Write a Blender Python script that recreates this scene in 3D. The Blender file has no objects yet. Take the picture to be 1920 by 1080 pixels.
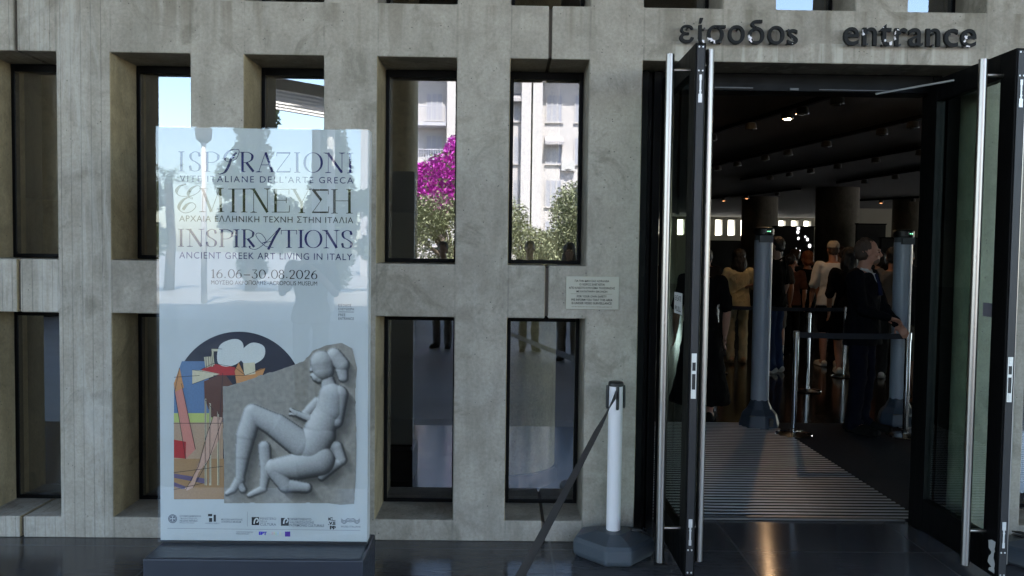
import bpy, bmesh, math, random
from mathutils import Vector, Matrix, Quaternion
random.seed(7)
SC = bpy.context.scene
COL = SC.collection
R = math.radians

# ------------------------------------------------------------------ camera
PITCH, YAW, ROLL, FPX, CAMD, CAMH = 0.0437, 0.0123, 0.013, 1559.685, 4.5298, 1.6
CP = Vector((0, -CAMD, CAMH))
FW = Vector((math.sin(YAW) * math.cos(PITCH), math.cos(YAW) * math.cos(PITCH), -math.sin(PITCH)))
_r = Vector((math.cos(YAW), -math.sin(YAW), 0)); _u = _r.cross(FW)
RT = _r * math.cos(ROLL) + _u * math.sin(ROLL)
UP = -_r * math.sin(ROLL) + _u * math.cos(ROLL)
cd = bpy.data.cameras.new('camera'); cam = bpy.data.objects.new('camera', cd); COL.objects.link(cam)
m = Matrix((RT, UP, -FW)).transposed().to_4x4(); m.translation = CP; cam.matrix_world = m
cd.sensor_width = 36; cd.lens = FPX / 1920 * 36; cd.clip_start = .05; cd.clip_end = 2000
SC.camera = cam

def at(px, py, Y):
    'point of the vertical plane y=Y seen at a pixel of the photograph (used to measure real positions)'
    q = FW + RT * ((px - 960) / FPX) - UP * ((py - 540) / FPX)
    return CP + q * ((Y - CP.y) / q.y)

# ------------------------------------------------------------------ light
SUN_EL, SUN_AZ = 56, 12           # sun behind the museum, degrees from +Y towards +X
w = bpy.data.worlds.new('World'); SC.world = w; w.use_nodes = True
nt = w.node_tree; bg = nt.nodes['Background']
sk = nt.nodes.new('ShaderNodeTexSky'); sk.sky_type = 'NISHITA'; sk.sun_disc = False
sk.sun_elevation = R(SUN_EL); sk.sun_rotation = R(SUN_AZ); sk.air_density = 1.0; sk.dust_density = 1.2
nt.links.new(sk.outputs[0], bg.inputs[0]); bg.inputs[1].default_value = .13
sd = bpy.data.lights.new('sun', 'SUN'); sd.energy = 4.2; sd.angle = R(.5); sd.color = (1, .95, .87)
so = bpy.data.objects.new('sun', sd); COL.objects.link(so)
sv = Vector((math.sin(R(SUN_AZ)) * math.cos(R(SUN_EL)), math.cos(R(SUN_AZ)) * math.cos(R(SUN_EL)), math.sin(R(SUN_EL))))
so.rotation_euler = sv.to_track_quat('Z', 'Y').to_euler(); so.location = (0, 20, 40)
SC.view_settings.view_transform = 'Standard'; SC.view_settings.look = 'None'
SC.view_settings.gamma = 1; SC.view_settings.exposure = 3.25
SC.render.engine = 'CYCLES'
cy = SC.cycles
cy.use_denoising = True; cy.max_bounces = 10; cy.diffuse_bounces = 5; cy.glossy_bounces = 5
cy.transparent_max_bounces = 24; cy.transmission_bounces = 6; cy.sample_clamp_indirect = 6
cy.caustics_reflective = False; cy.caustics_refractive = False

# ------------------------------------------------------------------ materials
class NT:
    def __init__(s, name):
        s.m = bpy.data.materials.new(name); s.m.use_nodes = True; s.t = s.m.node_tree
        s.b = s.t.nodes['Principled BSDF']; s.out = s.t.nodes['Material Output']
    def n(s, typ, **k):
        o = s.t.nodes.new('ShaderNode' + typ)
        for a, v in k.items():
            if hasattr(o, a): setattr(o, a, v)
        return o
    def l(s, a, b): s.t.links.new(a, b)
    def pos(s, scale=(1, 1, 1)):
        g = s.n('TexCoord'); mp = s.n('Mapping'); mp.inputs['Scale'].default_value = scale
        s.l(g.outputs['Object'], mp.inputs[0]); return mp.outputs[0]
    def noise(s, scale, detail=6, rough=.6, vec=None, dist=0):
        o = s.n('TexNoise'); o.inputs['Scale'].default_value = scale; o.inputs['Detail'].default_value = detail
        o.inputs['Roughness'].default_value = rough; o.inputs['Distortion'].default_value = dist
        if vec is not None: s.l(vec, o.inputs['Vector'])
        return o.outputs['Fac']
    def ramp(s, fac, stops):
        o = s.n('ValToRGB'); e = o.color_ramp.elements
        while len(e) < len(stops): e.new(.5)
        for i, (p, c) in enumerate(stops):
            e[i].position = p; e[i].color = (c, c, c, 1) if not hasattr(c, '__len__') else (*c, 1)
        s.l(fac, o.inputs[0]); return o.outputs[0]
    def mix(s, fac, a, b, typ='MIX'):
        o = s.n('Mix', data_type='RGBA', blend_type=typ)
        for v, i in ((fac, 0), (a, 6), (b, 7)):
            if hasattr(v, 'node'): s.l(v, o.inputs[i])
            elif i == 0: o.inputs[0].default_value = v
            else: o.inputs[i].default_value = (*v, 1)
        return o.outputs[2]
    def math(s, op, a, b=0):
        o = s.n('Math', operation=op)
        for v, i in ((a, 0), (b, 1)):
            if hasattr(v, 'node'): s.l(v, o.inputs[i])
            else: o.inputs[i].default_value = v
        return o.outputs[0]
    def bump(s, h, strength=.3, dist=.01):
        o = s.n('Bump'); o.inputs['Strength'].default_value = strength; o.inputs['Distance'].default_value = dist
        s.l(h, o.inputs['Height']); s.l(o.outputs[0], s.b.inputs['Normal'])
    def col(s, c):
        if hasattr(c, 'node'): s.l(c, s.b.inputs['Base Color'])
        else: s.b.inputs['Base Color'].default_value = (*c, 1)
    def set(s, **k):
        for a, v in k.items():
            i = s.b.inputs[a.replace('_', ' ')]
            if hasattr(v, 'node'): s.l(v, i)
            else: i.default_value = v
        return s

def simple(name, c, rough=.6, metal=0, var=.15, scale=14, bump=0, spec=.5):
    n = NT(name); f = n.noise(scale, 5)
    n.col(n.mix(f, tuple(x * (1 - var) for x in c), tuple(min(1, x * (1 + var)) for x in c)))
    n.set(Roughness=n.ramp(n.noise(scale * 2.3, 4), [(.3, max(.02, rough - .07)), (.7, min(1, rough + .07))]), Metallic=metal)
    n.b.inputs['Specular IOR Level'].default_value = spec
    if bump: n.bump(f, bump)
    return n.m

def concrete(name, tint=(1, 1, 1), board=True, seed=0.):
    n = NT(name)
    p = n.pos(); mp = n.n('Mapping'); mp.inputs['Location'].default_value = (seed, seed * 2, seed); n.l(p, mp.inputs[0]); p = mp.outputs[0]
    ps = n.n('Mapping'); ps.inputs['Scale'].default_value = (6, 6, .8); n.l(p, ps.inputs[0])
    pf = n.n('Mapping'); pf.inputs['Scale'].default_value = (38, 38, 1.2); n.l(p, pf.inputs[0])
    big = n.noise(1.1, 5, .6, p); mid = n.noise(5.5, 8, .68, p, .6); fine = n.noise(60, 6, .7, p)
    streak = n.noise(1, 6, .62, ps.outputs[0], .3); fst = n.noise(1, 4, .6, pf.outputs[0])
    c = n.mix(n.ramp(big, [(.28, 0), (.72, 1)]), (.25 * tint[0], .226 * tint[1], .190 * tint[2]), (.415 * tint[0], .377 * tint[1], .318 * tint[2]))
    c = n.mix(n.math('MULTIPLY', n.ramp(mid, [(.40, 0), (.64, 1)]), .75), c, (.46 * tint[0], .423 * tint[1], .366 * tint[2]))
    c = n.mix(n.math('MULTIPLY', n.ramp(streak, [(.36, 1), (.52, 0)]), .34), c, (.185 * tint[0], .172 * tint[1], .137 * tint[2]))
    c = n.mix(n.math('MULTIPLY', n.ramp(fst, [(.55, 0), (.75, 1)]), .16), c, (.43, .425, .39))
    # darker blotches of damp, light lime runs
    bl = n.noise(2.6, 7, .72, p, 1.2)
    c = n.mix(n.math('MULTIPLY', n.ramp(bl, [(.54, 0), (.64, 1)]), .55), c, (.18 * tint[0], .165 * tint[1], .13 * tint[2]))
    pits = n.n('TexVoronoi'); pits.inputs['Scale'].default_value = 26; n.l(p, pits.inputs['Vector'])
    pm = n.ramp(pits.outputs['Distance'], [(.06, 1), (.11, 0)])
    keep = n.ramp(n.noise(4.3, 2, .5, p), [(.46, 0), (.52, 1)])
    pit = n.math('MULTIPLY', pm, keep)
    c = n.mix(n.math('MULTIPLY', pit, .75), c, (.05, .048, .042))
    c = n.mix(n.ramp(fine, [(.35, .28), (.6, 0)]), c, (.11, .105, .09))
    h = n.math('ADD', n.math('MULTIPLY', fine, .25), n.math('MULTIPLY', mid, .5))
    h = n.math('SUBTRACT', h, n.math('MULTIPLY', pit, .8))
    if board:   # the pier at the far left was cast against boards: vertical seams and pale scaling
        sx = n.n('SeparateXYZ'); n.l(p, sx.inputs[0])
        seamx = n.math('ABSOLUTE', n.math('SUBTRACT', n.math('FRACT', n.math('MULTIPLY', sx.outputs[0], 18.5)), .5))
        seam = n.ramp(seamx, [(.44, 0), (.49, 1)])
        here = n.math('LESS_THAN', sx.outputs[0], -2.118 + seed)
        here = n.math('MULTIPLY', here, n.ramp(n.noise(1.7, 3, .5, ps.outputs[0]), [(.3, .45), (.6, 1)]))
        c = n.mix(n.math('MULTIPLY', n.math('MULTIPLY', seam, here), .62), c, (.10, .098, .085))
        scal = n.ramp(n.noise(.9, 9, .78, ps.outputs[0], .6), [(.47, 0), (.58, 1)])
        c = n.mix(n.math('MULTIPLY', n.math('MULTIPLY', scal, here), .5), c, (.52, .505, .47))
        h = n.math('SUBTRACT', h, n.math('MULTIPLY', n.math('MULTIPLY', seam, here), .6))
        # faint casting joints where spandrels meet piers
        jx = n.math('FRACT', n.math('DIVIDE', n.math('ADD', sx.outputs[0], 2.1143 + .7152 * 20 - seed), .7152))
        j1 = n.ramp(n.math('ABSOLUTE', n.math('SUBTRACT', jx, .003)), [(.004, 1), (.012, 0)])
        j2 = n.ramp(n.math('ABSOLUTE', n.math('SUBTRACT', jx, .6)), [(.004, 1), (.012, 0)])
        j = n.math('MULTIPLY', n.math('MAXIMUM', j1, j2), n.ramp(n.noise(7, 3, .5, p), [(.4, .15), (.6, 1)]))
        c = n.mix(n.math('MULTIPLY', j, .4), c, (.12, .115, .095))
        # lime runs washed down from the fixing pins of the lettering, and rust-brown drips under the upper sills
        dr = n.n('Mapping'); dr.inputs['Scale'].default_value = (15, 15, .9); n.l(p, dr.inputs[0]); dn = n.noise(1, 3, .5, dr.outputs[0])
        zz = sx.outputs[2]; under = n.math('MULTIPLY', n.math('GREATER_THAN', sx.outputs[0], .9), n.math('MULTIPLY', n.math('LESS_THAN', zz, 2.745), n.math('GREATER_THAN', zz, 2.6)))
        c = n.mix(n.math('MULTIPLY', n.math('MULTIPLY', n.ramp(dn, [(.55, 0), (.64, 1)]), under), .55), c, (.56, .54, .48))
        sill = n.math('MULTIPLY', n.math('LESS_THAN', zz, 2.92), n.math('GREATER_THAN', zz, 2.64)); zf = n.ramp(n.math('SUBTRACT', zz, 2.6), [(.0, 0), (.32, 1)])
        c = n.mix(n.math('MULTIPLY', n.math('MULTIPLY', n.ramp(n.noise(.62, 4, .55, dr.outputs[0]), [(.52, 0), (.62, 1)]), n.math('MULTIPLY', sill, zf)), .55), c, (.15, .13, .095))
    n.col(c); n.set(Roughness=n.ramp(mid, [(.3, .7), (.7, .92)]))
    n.b.inputs['Specular IOR Level'].default_value = .3
    n.bump(h, .45, .006)
    return n.m

M = {}
M['concrete'] = concrete('board_marked_concrete')
M['jamb'] = concrete('ochre_tinted_concrete', (1.2, 1.05, .74), False, 3.1)  # ochre tint, used only on the jamb faces turned to +X
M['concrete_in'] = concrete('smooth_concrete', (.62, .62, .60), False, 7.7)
M['bronze'] = simple('dark_bronze_metal', (.0016, .0016, .0018), .5, .0, .3, 9, 0, .12)
M['edge'] = simple('anodised_edge_profile', (.004, .0042, .0065), .45, 0, .2, 12)
M['steel'] = NT('brushed_stainless_steel')
_n = M['steel']; _f = _n.noise(1, 4, .6, _n.pos((90, 90, 3)))
_n.col(_n.mix(_f, (.31, .285, .262), (.36, .333, .31))); _n.set(Metallic=1.0, Roughness=_n.ramp(_f, [(.3, .27), (.7, .33)])); M['steel'] = _n.m
M['chrome'] = simple('polished_steel', (.72, .72, .72), .1, 1, .05)
M['zinc'] = simple('zinc_plate', (.55, .55, .55), .42, .7, .2, 40)
M['lock'] = simple('lock_plate_metal', (.62, .62, .60), .45, .5, .15, 40)
M['black'] = simple('black_plastic', (.012, .012, .013), .4)
M['greybase'] = simple('grey_blue_recycled_plastic', (.058, .072, .088), .42, 0, .2, 22, .1)
M['white'] = simple('white_plastic', (.74, .73, .75), .35, 0, .05)
M['plinth'] = simple('charcoal_steel_plinth', (.022, .026, .038), .36, 0, .25, 6, .03)
M['plinth_top'] = simple('slate_grey_plinth_top', (.055, .061, .073), .4, 0, .25, 8)
M['sealant'] = simple('brown_grey_joint_sealant', (.10, .085, .07), .9, 0, .3, 8); M['rubber'] = simple('rubber', (.015, .015, .016), .7)

def glass(name, tint, refl, rough=0.0, ior=1.5):
    n = NT(name); t = n.t; t.nodes.remove(n.b)
    tr = n.n('BsdfTransparent'); tr.inputs[0].default_value = (*tint, 1)
    gl = n.n('BsdfGlossy'); gl.inputs[0].default_value = (.97, .98, 1, 1); gl.inputs['Roughness'].default_value = rough
    fr = n.n('Fresnel'); fr.inputs[0].default_value = ior
    f = n.math('MINIMUM', n.math('ADD', fr.outputs[0], refl), 1)
    geo = n.n('NewGeometry'); f = n.math('MULTIPLY', f, n.math('SUBTRACT', 1, geo.outputs['Backfacing']))
    mx = n.n('MixShader'); n.l(f, mx.inputs[0]); n.l(tr.outputs[0], mx.inputs[1]); n.l(gl.outputs[0], mx.inputs[2])
    n.l(mx.outputs[0], n.out.inputs[0]); return n.m
M['pane'] = glass('coated_window_glass', (.67, .67, .64), .17)
M['doorglass'] = glass('greenish_door_glass', (.78, .86, .81), .04)
M['coverglass'] = glass('poster_cover_glass', (.97, .985, .99), .04)

def paper(name, c, rough=.6, var=.03):
    return simple(name, c, rough, 0, var, 30, 0, .12)
M['print_white'] = paper('printed_white', (.51, .525, .525))
M['ink_navy'] = paper('navy_ink', (.012, .012, .095))
M['ink_black'] = paper('black_ink', (.012, .012, .014)); M['ink_olive'] = paper('olive_black_ink', (.022, .022, .012))
M['ink_grey'] = paper('grey_ink', (.13, .14, .16))
M['ink_purple'] = paper('purple_ink', (.08, .02, .28))
M['ink_blue'] = paper('bright_blue_ink', (.03, .02, .42))

def stone_floor():
    n = NT('dark_stone_paving'); p = n.pos()
    f = n.noise(2.4, 7, .65, p); f2 = n.noise(34, 5, .6, p)
    c = n.mix(n.ramp(f, [(.3, 0), (.7, 1)]), (.056, .057, .063), (.080, .081, .088))
    c = n.mix(n.math('MULTIPLY', n.ramp(f2, [(.5, 0), (.75, 1)]), .35), c, (.085, .085, .09))
    sx = n.n('SeparateXYZ'); n.l(p, sx.inputs[0])
    gx = n.ramp(n.math('ABSOLUTE', n.math('SUBTRACT', n.math('FRACT', n.math('MULTIPLY', n.math('ADD', sx.outputs[0], 1.76), .98)), .5)), [(.494, 0), (.497, 1)])
    gy = n.ramp(n.math('ABSOLUTE', n.math('SUBTRACT', n.math('FRACT', n.math('MULTIPLY', n.math('ADD', sx.outputs[1], .12), .85)), .5)), [(.494, 0), (.497, 1)])
    g = n.math('MAXIMUM', gx, gy)
    c = n.mix(n.math('MULTIPLY', g, .8), c, (.13, .13, .13))
    gr = n.n('Mapping'); gr.inputs['Scale'].default_value = (3, 110, 1); n.l(p, gr.inputs[0]); c = n.mix(n.ramp(n.noise(1, 4, .6, gr.outputs[0]), [(.4, .35), (.6, 0)]), c, (.03, .03, .033))
    n.col(c); n.set(Roughness=n.ramp(n.noise(5, 6, .7, p), [(.3, .13), (.75, .2)]))
    tg = n.n('CombineXYZ'); tg.inputs[1].default_value = 1; n.l(tg.outputs[0], n.b.inputs['Tangent']); n.b.inputs['Anisotropic'].default_value = .93   # brushed across the doorway
    n.bump(n.math('SUBTRACT', n.math('MULTIPLY', f2, .1), n.math('MULTIPLY', g, .3)), .05, .003); return n.m
M['stone'] = stone_floor()
def marble():
    n = NT('pale_marble_paving'); p = n.pos(); f = n.noise(1.2, 7, .65, p)
    br = n.n('TexBrick'); br.inputs['Scale'].default_value = 1; br.inputs['Brick Width'].default_value = 1.2; br.inputs['Row Height'].default_value = .6
    br.inputs['Mortar Size'].default_value = .006; br.inputs['Color1'].default_value = (.25, .24, .225, 1); br.inputs['Color2'].default_value = (.31, .295, .275, 1); br.inputs['Mortar'].default_value = (.15, .14, .13, 1)
    n.l(p, br.inputs['Vector']); n.col(n.mix(.35, br.outputs[0], n.ramp(f, [(.3, (.2, .19, .175)), (.7, (.36, .345, .32))]))); n.set(Roughness=.45); return n.m
M['marble'] = marble()
M['paving'] = simple('grey_granite_paving', (.088, .074, .056), .5, 0, .3, 3)
def polished():
    n = NT('polished_black_marble'); p = n.pos(); f = n.noise(3, 8, .7, p, 1); n.b.inputs['Specular IOR Level'].default_value = .35
    n.col(n.ramp(f, [(.3, (.008, .008, .009)), (.6, (.018, .018, .017)), (.8, (.05, .05, .047))])); n.set(Roughness=n.ramp(n.noise(9, 4, .6, p), [(.3, .09), (.7, .16)])); return n.m
M['polished'] = polished()
M['carpet'] = simple('charcoal_entrance_carpet', (.034, .035, .043), .95, 0, .35, 240, .4, .1)
M['matbar'] = simple('aluminium_mat_bar', (.70, .70, .73), .36, .85, .35, 17)
M['matgap'] = simple('black_mat_insert', (.007, .007, .008), .9, 0, .3, 60)
M['ceil'] = simple('dark_grey_ceiling', (.30, .30, .30), .8, 0, .12, 4)
M['plaster'] = simple('cream_plaster', (.5, .48, .40), .8, 0, .06, 3)
M['partition'] = simple('charcoal_partition', (.02, .02, .021), .7)
M['track'] = simple('black_track', (.006, .006, .006), .5)
M['spot'] = simple('grey_spotlight_shell', (.10, .095, .08), .4); M['rail'] = simple('dull_closer_metal', (.09, .09, .09), .5)

def emit(name, c, s):
    n = NT(name); n.b.inputs['Emission Color'].default_value = (*c, 1); n.b.inputs['Emission Strength'].default_value = s; n.col((.02, .02, .02)); return n.m
M['lamp'] = emit('warm_lamp_glow', (1, .62, .33), 80)
M['lamp_dim'] = emit('small_warm_lamp', (1, .4, .16), .5)
M['led'] = emit('green_led', (.25, 1, .5), .7)
M['disc'] = emit('pale_lit_disc', (1, 1, 1), .35)

# ------------------------------------------------------------------ mesh tools
def box(bm, x0, x1, y0, y1, z0, z1):
    vs = [bm.verts.new((x, y, z)) for z in (z0, z1) for x, y in ((x0, y0), (x1, y0), (x1, y1), (x0, y1))]
    for f in ((3, 2, 1, 0), (4, 5, 6, 7), (0, 1, 5, 4), (1, 2, 6, 5), (2, 3, 7, 6), (3, 0, 4, 7)): bm.faces.new([vs[i] for i in f])
def frame_of(d):
    d = d.normalized(); a = Vector((0, 0, 1)) if abs(d.z) < .9 else Vector((1, 0, 0))
    u = d.cross(a).normalized(); return u, d.cross(u).normalized()
def tube(bm, pts, rad, seg=12, cap=True):
    pts = [Vector(p) for p in pts]; n = len(pts)
    rad = rad if hasattr(rad, '__len__') else [rad] * n
    u = v = None; rings = []
    for i, p in enumerate(pts):
        d = (pts[min(i + 1, n - 1)] - pts[max(i - 1, 0)])
        if u is None: u, v = frame_of(d)
        else:
            d.normalize(); u = (u - d * u.dot(d)).normalized(); v = d.cross(u)
        rings.append([bm.verts.new(p + (u * math.cos(2 * math.pi * k / seg) + v * math.sin(2 * math.pi * k / seg)) * rad[i]) for k in range(seg)])
    for a, b in zip(rings, rings[1:]):
        for k in range(seg): bm.faces.new((a[k], a[(k + 1) % seg], b[(k + 1) % seg], b[k]))
    if cap: bm.faces.new(rings[0][::-1]); bm.faces.new(rings[-1])
def lathe(bm, prof, c=(0, 0), seg=28):
    rings = []
    for r, z in prof: rings.append([bm.verts.new((c[0] + r * math.cos(2 * math.pi * k / seg), c[1] + r * math.sin(2 * math.pi * k / seg), z)) for k in range(seg)])
    for a, b in zip(rings, rings[1:]):
        for k in range(seg): bm.faces.new((a[k], a[(k + 1) % seg], b[(k + 1) % seg], b[k]))
    bm.faces.new(rings[0][::-1]); bm.faces.new(rings[-1])
def loft(bm, secs, seg=20):
    'secs: (cx, cy, cz, rx, ry) horizontal ellipses'
    rings = []
    for cx, cy_, cz, rx, ry in secs: rings.append([bm.verts.new((cx + rx * math.cos(2 * math.pi * k / seg), cy_ + ry * math.sin(2 * math.pi * k / seg), cz)) for k in range(seg)])
    for a, b in zip(rings, rings[1:]):
        for k in range(seg): bm.faces.new((a[k], a[(k + 1) % seg], b[(k + 1) % seg], b[k]))
    bm.faces.new(rings[0][::-1]); bm.faces.new(rings[-1])
def ball(bm, c, r, seg=16, rot=None):
    r = r if hasattr(r, '__len__') else (r, r, r)
    mt = Matrix.Translation(Vector(c)) @ (rot.to_4x4() if rot else Matrix()) @ Matrix.Diagonal((*r, 1))
    bmesh.ops.create_uvsphere(bm, u_segments=seg, v_segments=seg // 2 + 2, radius=1, matrix=mt)
def poly(bm, pts, y):
    f = bm.faces.new([bm.verts.new((p[0], y, p[1])) for p in pts]); return f

def obj(name, bm, mat, parent=None, smooth=False, bevel=0, loc=None, recalc=True):
    if recalc: bmesh.ops.recalc_face_normals(bm, faces=bm.faces)
    me = bpy.data.meshes.new(name); bm.to_mesh(me); bm.free()
    for k in (mat if isinstance(mat, (list, tuple)) else [mat]): me.materials.append(M[k] if isinstance(k, str) else k)
    o = bpy.data.objects.new(name, me); COL.objects.link(o)
    if smooth:
        for p in me.polygons: p.use_smooth = True
    if bevel:
        b = o.modifiers.new('bevel', 'BEVEL'); b.width = bevel; b.segments = 2; b.limit_method = 'ANGLE'; b.angle_limit = R(40)
    if parent: o.parent = parent
    if loc: o.location = loc
    return o
def tag(o, label=None, cat=None, group=None, kind=None):
    for k, v in (('label', label), ('category', cat), ('group', group), ('kind', kind)):
        if v: o[k] = v
    return o
def thing(name, label, cat, loc=(0, 0, 0), rotz=0, group=None):
    o = bpy.data.objects.new(name, None); COL.objects.link(o); o.location = loc; o.rotation_euler = (0, 0, rotz)
    return tag(o, label, cat, group)
def dup(root, loc, rotz, label, parent=None):
    r = root.copy(); COL.objects.link(r); r.location = loc; r.rotation_euler = (0, 0, rotz)
    if label: r['label'] = label
    if parent: r.parent = parent
    for ch in list(root.children):
        c = ch.copy(); COL.objects.link(c); c.parent = r
        for g in ch.children:
            d = g.copy(); COL.objects.link(d); d.parent = c
    return r
def B(): return bmesh.new()
def bx(name, mat, parent, *b, bevel=0):
    bm = B(); box(bm, *b); return obj(name, bm, mat, parent, bevel=bevel)

# ------------------------------------------------------------------ ground
X0, PX, WW = -2.1143, .7152, .4282
Z1T, Z1B, Z2T, Z2B, Z0B = 2.6394, 1.5269, 1.2383, .117, 2.9232
def sheet(name, mat, x0, x1, y0, y1, z):
    bm = B(); bm.faces.new([bm.verts.new(p) for p in ((x0, y0, z), (x1, y0, z), (x1, y1, z), (x0, y1, z))])
    return tag(obj(name, bm, mat), kind='structure')
sheet('ground', 'marble', -300, 300, -300, 300, -.012)
sheet('pavement', 'stone', -14, 14, -2.4, .395, 0)
sheet('forecourt', 'paving', -60, 60, -15.5, -2.4, -.004)
sheet('floor', 'polished', -20, 30, .395, 40, -.004)
sheet('floor_carpet', 'carpet', -2, 9, .42, 3.32, .001)

# ------------------------------------------------------------------ museum building
mus = thing('museum_building', 'grey concrete museum facade with a grid of deep windows and an open entrance', 'building', (1.676, 0, 0))
def rel(o): o.location = Vector(o.location) - mus.location; return o
def mpart(name, bm, mat, **k): return rel(obj(name, bm, mat, mus, **k))
KS = range(-7, 13)
WT = .46
GAP = .009
DX0, DX1, DZ = X0 + 4 * PX, X0 + 6 * PX + WW, Z1T - .004
xb = {-9.0, 12.5}; zb = {0, Z2B, Z2T, Z1B, Z1T, Z0B, Z0B + 1.1125, 8.0}
for k in KS: xb |= {X0 + k * PX, X0 + k * PX + WW}
jx = [X0 + k * PX + WW / 2 for k in (-5, -1, 3, 7, 11)]
for j in jx: xb |= {j - GAP, j + GAP}
xb = sorted(x for x in xb if -9 <= x <= 12.5); zb = sorted(zb)
def solid(xc, zc):
    for j in jx:
        if abs(xc - j) < GAP and zc < 4: return False
    if DX0 < xc < DX1 and zc < Z1T: return False
    for k in KS:
        if X0 + k * PX < xc < X0 + k * PX + WW:
            if Z2B < zc < Z2T or Z1B < zc < Z1T or Z0B < zc < Z0B + 1.1125: return False
    return True
bm = B(); nx, nz = len(xb) - 1, len(zb) - 1
S = [[solid((xb[i] + xb[i + 1]) / 2, (zb[j] + zb[j + 1]) / 2) for j in range(nz)] for i in range(nx)]
vc = {}
def V(i, y, j):
    k = (i, y, j)
    if k not in vc: vc[k] = bm.verts.new((xb[i], y, zb[j]))
    return vc[k]
sol = lambda i, j: 0 <= i < nx and 0 <= j < nz and S[i][j]
for i in range(nx):
    for j in range(nz):
        if not S[i][j]: continue
        bm.faces.new((V(i, 0, j), V(i + 1, 0, j), V(i + 1, 0, j + 1), V(i, 0, j + 1)))
        bm.faces.new((V(i, WT, j), V(i, WT, j + 1), V(i + 1, WT, j + 1), V(i + 1, WT, j)))
        for di, a, b in ((-1, (i, j), (i, j + 1)), (1, (i + 1, j + 1), (i + 1, j))):
            if not sol(i + di, j):
                f = bm.faces.new((V(a[0], 0, a[1]), V(b[0], 0, b[1]), V(b[0], WT, b[1]), V(a[0], WT, a[1])))
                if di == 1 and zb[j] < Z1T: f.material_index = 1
        for dj, a, b in ((-1, (i + 1, j), (i, j)), (1, (i, j + 1), (i + 1, j + 1))):
            if not sol(i, j + dj): bm.faces.new((V(a[0], 0, a[1]), V(b[0], 0, b[1]), V(b[0], WT, b[1]), V(a[0], WT, a[1])))
bmesh.ops.dissolve_limit(bm, angle_limit=.01, verts=bm.verts, edges=bm.edges, delimit={'MATERIAL'})
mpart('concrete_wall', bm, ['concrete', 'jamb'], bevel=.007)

for j in jx:
    for a, b_ in ((0, Z2B), (Z2T, Z1B), (Z1T, Z0B)):
        bm = B(); box(bm, j - GAP - .004, j + GAP + .004, .022, WT - .03, a + .012, b_ - .012); mpart('joint_sealant', bm, 'sealant')
# windows: a dark frame with its pane, set back in every opening
FY = .314
def window_parts(cx, z0, z1, first=[None, None]):
    hw, h = WW / 2 - .004, z1 - z0
    bm = B(); t = .02
    box(bm, -hw, -hw + t, 0, .05, .004, h - .004); box(bm, hw - t, hw, 0, .05, .004, h - .004)
    box(bm, -hw + t, hw - t, 0, .05, h - .045, h - .004); box(bm, -hw + t, hw - t, 0, .05, .004, .026)
    f = obj('window', bm, 'bronze', mus, bevel=.002); f.location = Vector((cx, FY, z0)) - mus.location
    bm = B(); box(bm, -hw + t, hw - t, .006, .014, .026, h - .045)
    p = obj('pane', bm, 'pane', f)
    return f
protos = {}
for z0, z1 in ((Z2B, Z2T), (Z1B, Z1T), (Z0B, Z0B + 1.1125)):
    for k in KS:
        if k in (4, 5, 6) and z0 < 2.8: continue
        cx = X0 + k * PX + WW / 2
        if round(z1 - z0, 4) not in protos: protos[round(z1 - z0, 4)] = window_parts(cx, z0, z1)
        else: dup(protos[round(z1 - z0, 4)], Vector((cx, FY, z0)) - mus.location, 0, None, mus)

# roof slab reaching out over the forecourt, ceiling, side and back walls of the hall
bm = B(); box(bm, -20, 30, -15, 42, 8.003, 8.6); mpart('canopy', bm, 'concrete_in')
bm = B(); box(bm, -20, 5.4, -14.98, -14.5, 7.0, 8.0); mpart('sky_blocking_beam', bm, 'concrete_in')  # added out-of-view beam, keeps sky out of the left upper window reflections
bm = B(); box(bm, -20, 30, WT + .004, 39.9, 3.6, 3.8); mpart('ceiling', bm, 'ceil')
bm = B(); box(bm, -20.4, -20, 0, 40.5, 0, 8); box(bm, -20, -9.003, 0, WT, 0, 8); mpart('side_wall', bm, 'concrete_in')
bm = B(); box(bm, 30, 30.4, 0, 40.5, 0, .9); box(bm, 30, 30.4, 0, 40.5, 3.3, 8); box(bm, 30, 30.4, 0, 3, .9, 3.3); box(bm, 30, 30.4, 39, 40.5, .9, 3.3)  # open band in this unseen wall is added to brighten the hall
box(bm, 12.503, 30, 0, WT, 0, 8)
mpart('side_wall', bm, 'concrete_in')
bm = B()
zs, ze = 2.62, 3.45
box(bm, -20, 30, 40, 40.45, 0, zs); box(bm, -20, 30, 40, 40.45, ze, 8)
box(bm, -20, 8, 40, 40.45, zs, ze); x = 8
while x < 29.5:
    box(bm, x + .38, min(30, x + .68), 40, 40.45, zs, ze); x += .68
mpart('back_wall', bm, 'plaster')

# door frame
bm = B(); t0, t1 = .22, .40
box(bm, DX0 + .004, DX0 + .075, t0, t1, 0, DZ); box(bm, DX1 - .075, DX1 - .004, t0, t1, 0, DZ)
box(bm, DX0 + .105, DX0 + .15, t0 + .02, t1 - .03, 0, DZ); box(bm, DX1 - .15, DX1 - .105, t0 + .02, t1 - .03, 0, DZ)
box(bm, DX0 + .075, DX0 + .105, t0 + .05, t1 - .06, 0, DZ); box(bm, DX1 - .105, DX1 - .075, t0 + .05, t1 - .06, 0, DZ)
box(bm, DX0 + .15, DX1 - .15, t0 + .03, t1, DZ - .10, DZ)
df = mpart('door_frame', bm, 'bronze', bevel=.004)
bm = B(); box(bm, DX0 + .15, DX1 - .15, .402, .43, .002, .014); mpart('threshold', bm, 'rail')
bm = B(); box(bm, 1.63, 1.68, t0 + .02, t0 + .029, 2.54, 2.553); mpart('head_latch', bm, 'rail')
bm = B(); box(bm, 1.2, 1.42, t0 + .025, t0 + .029, 2.548, 2.554); mpart('closer_rail', bm, 'rail')
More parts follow.
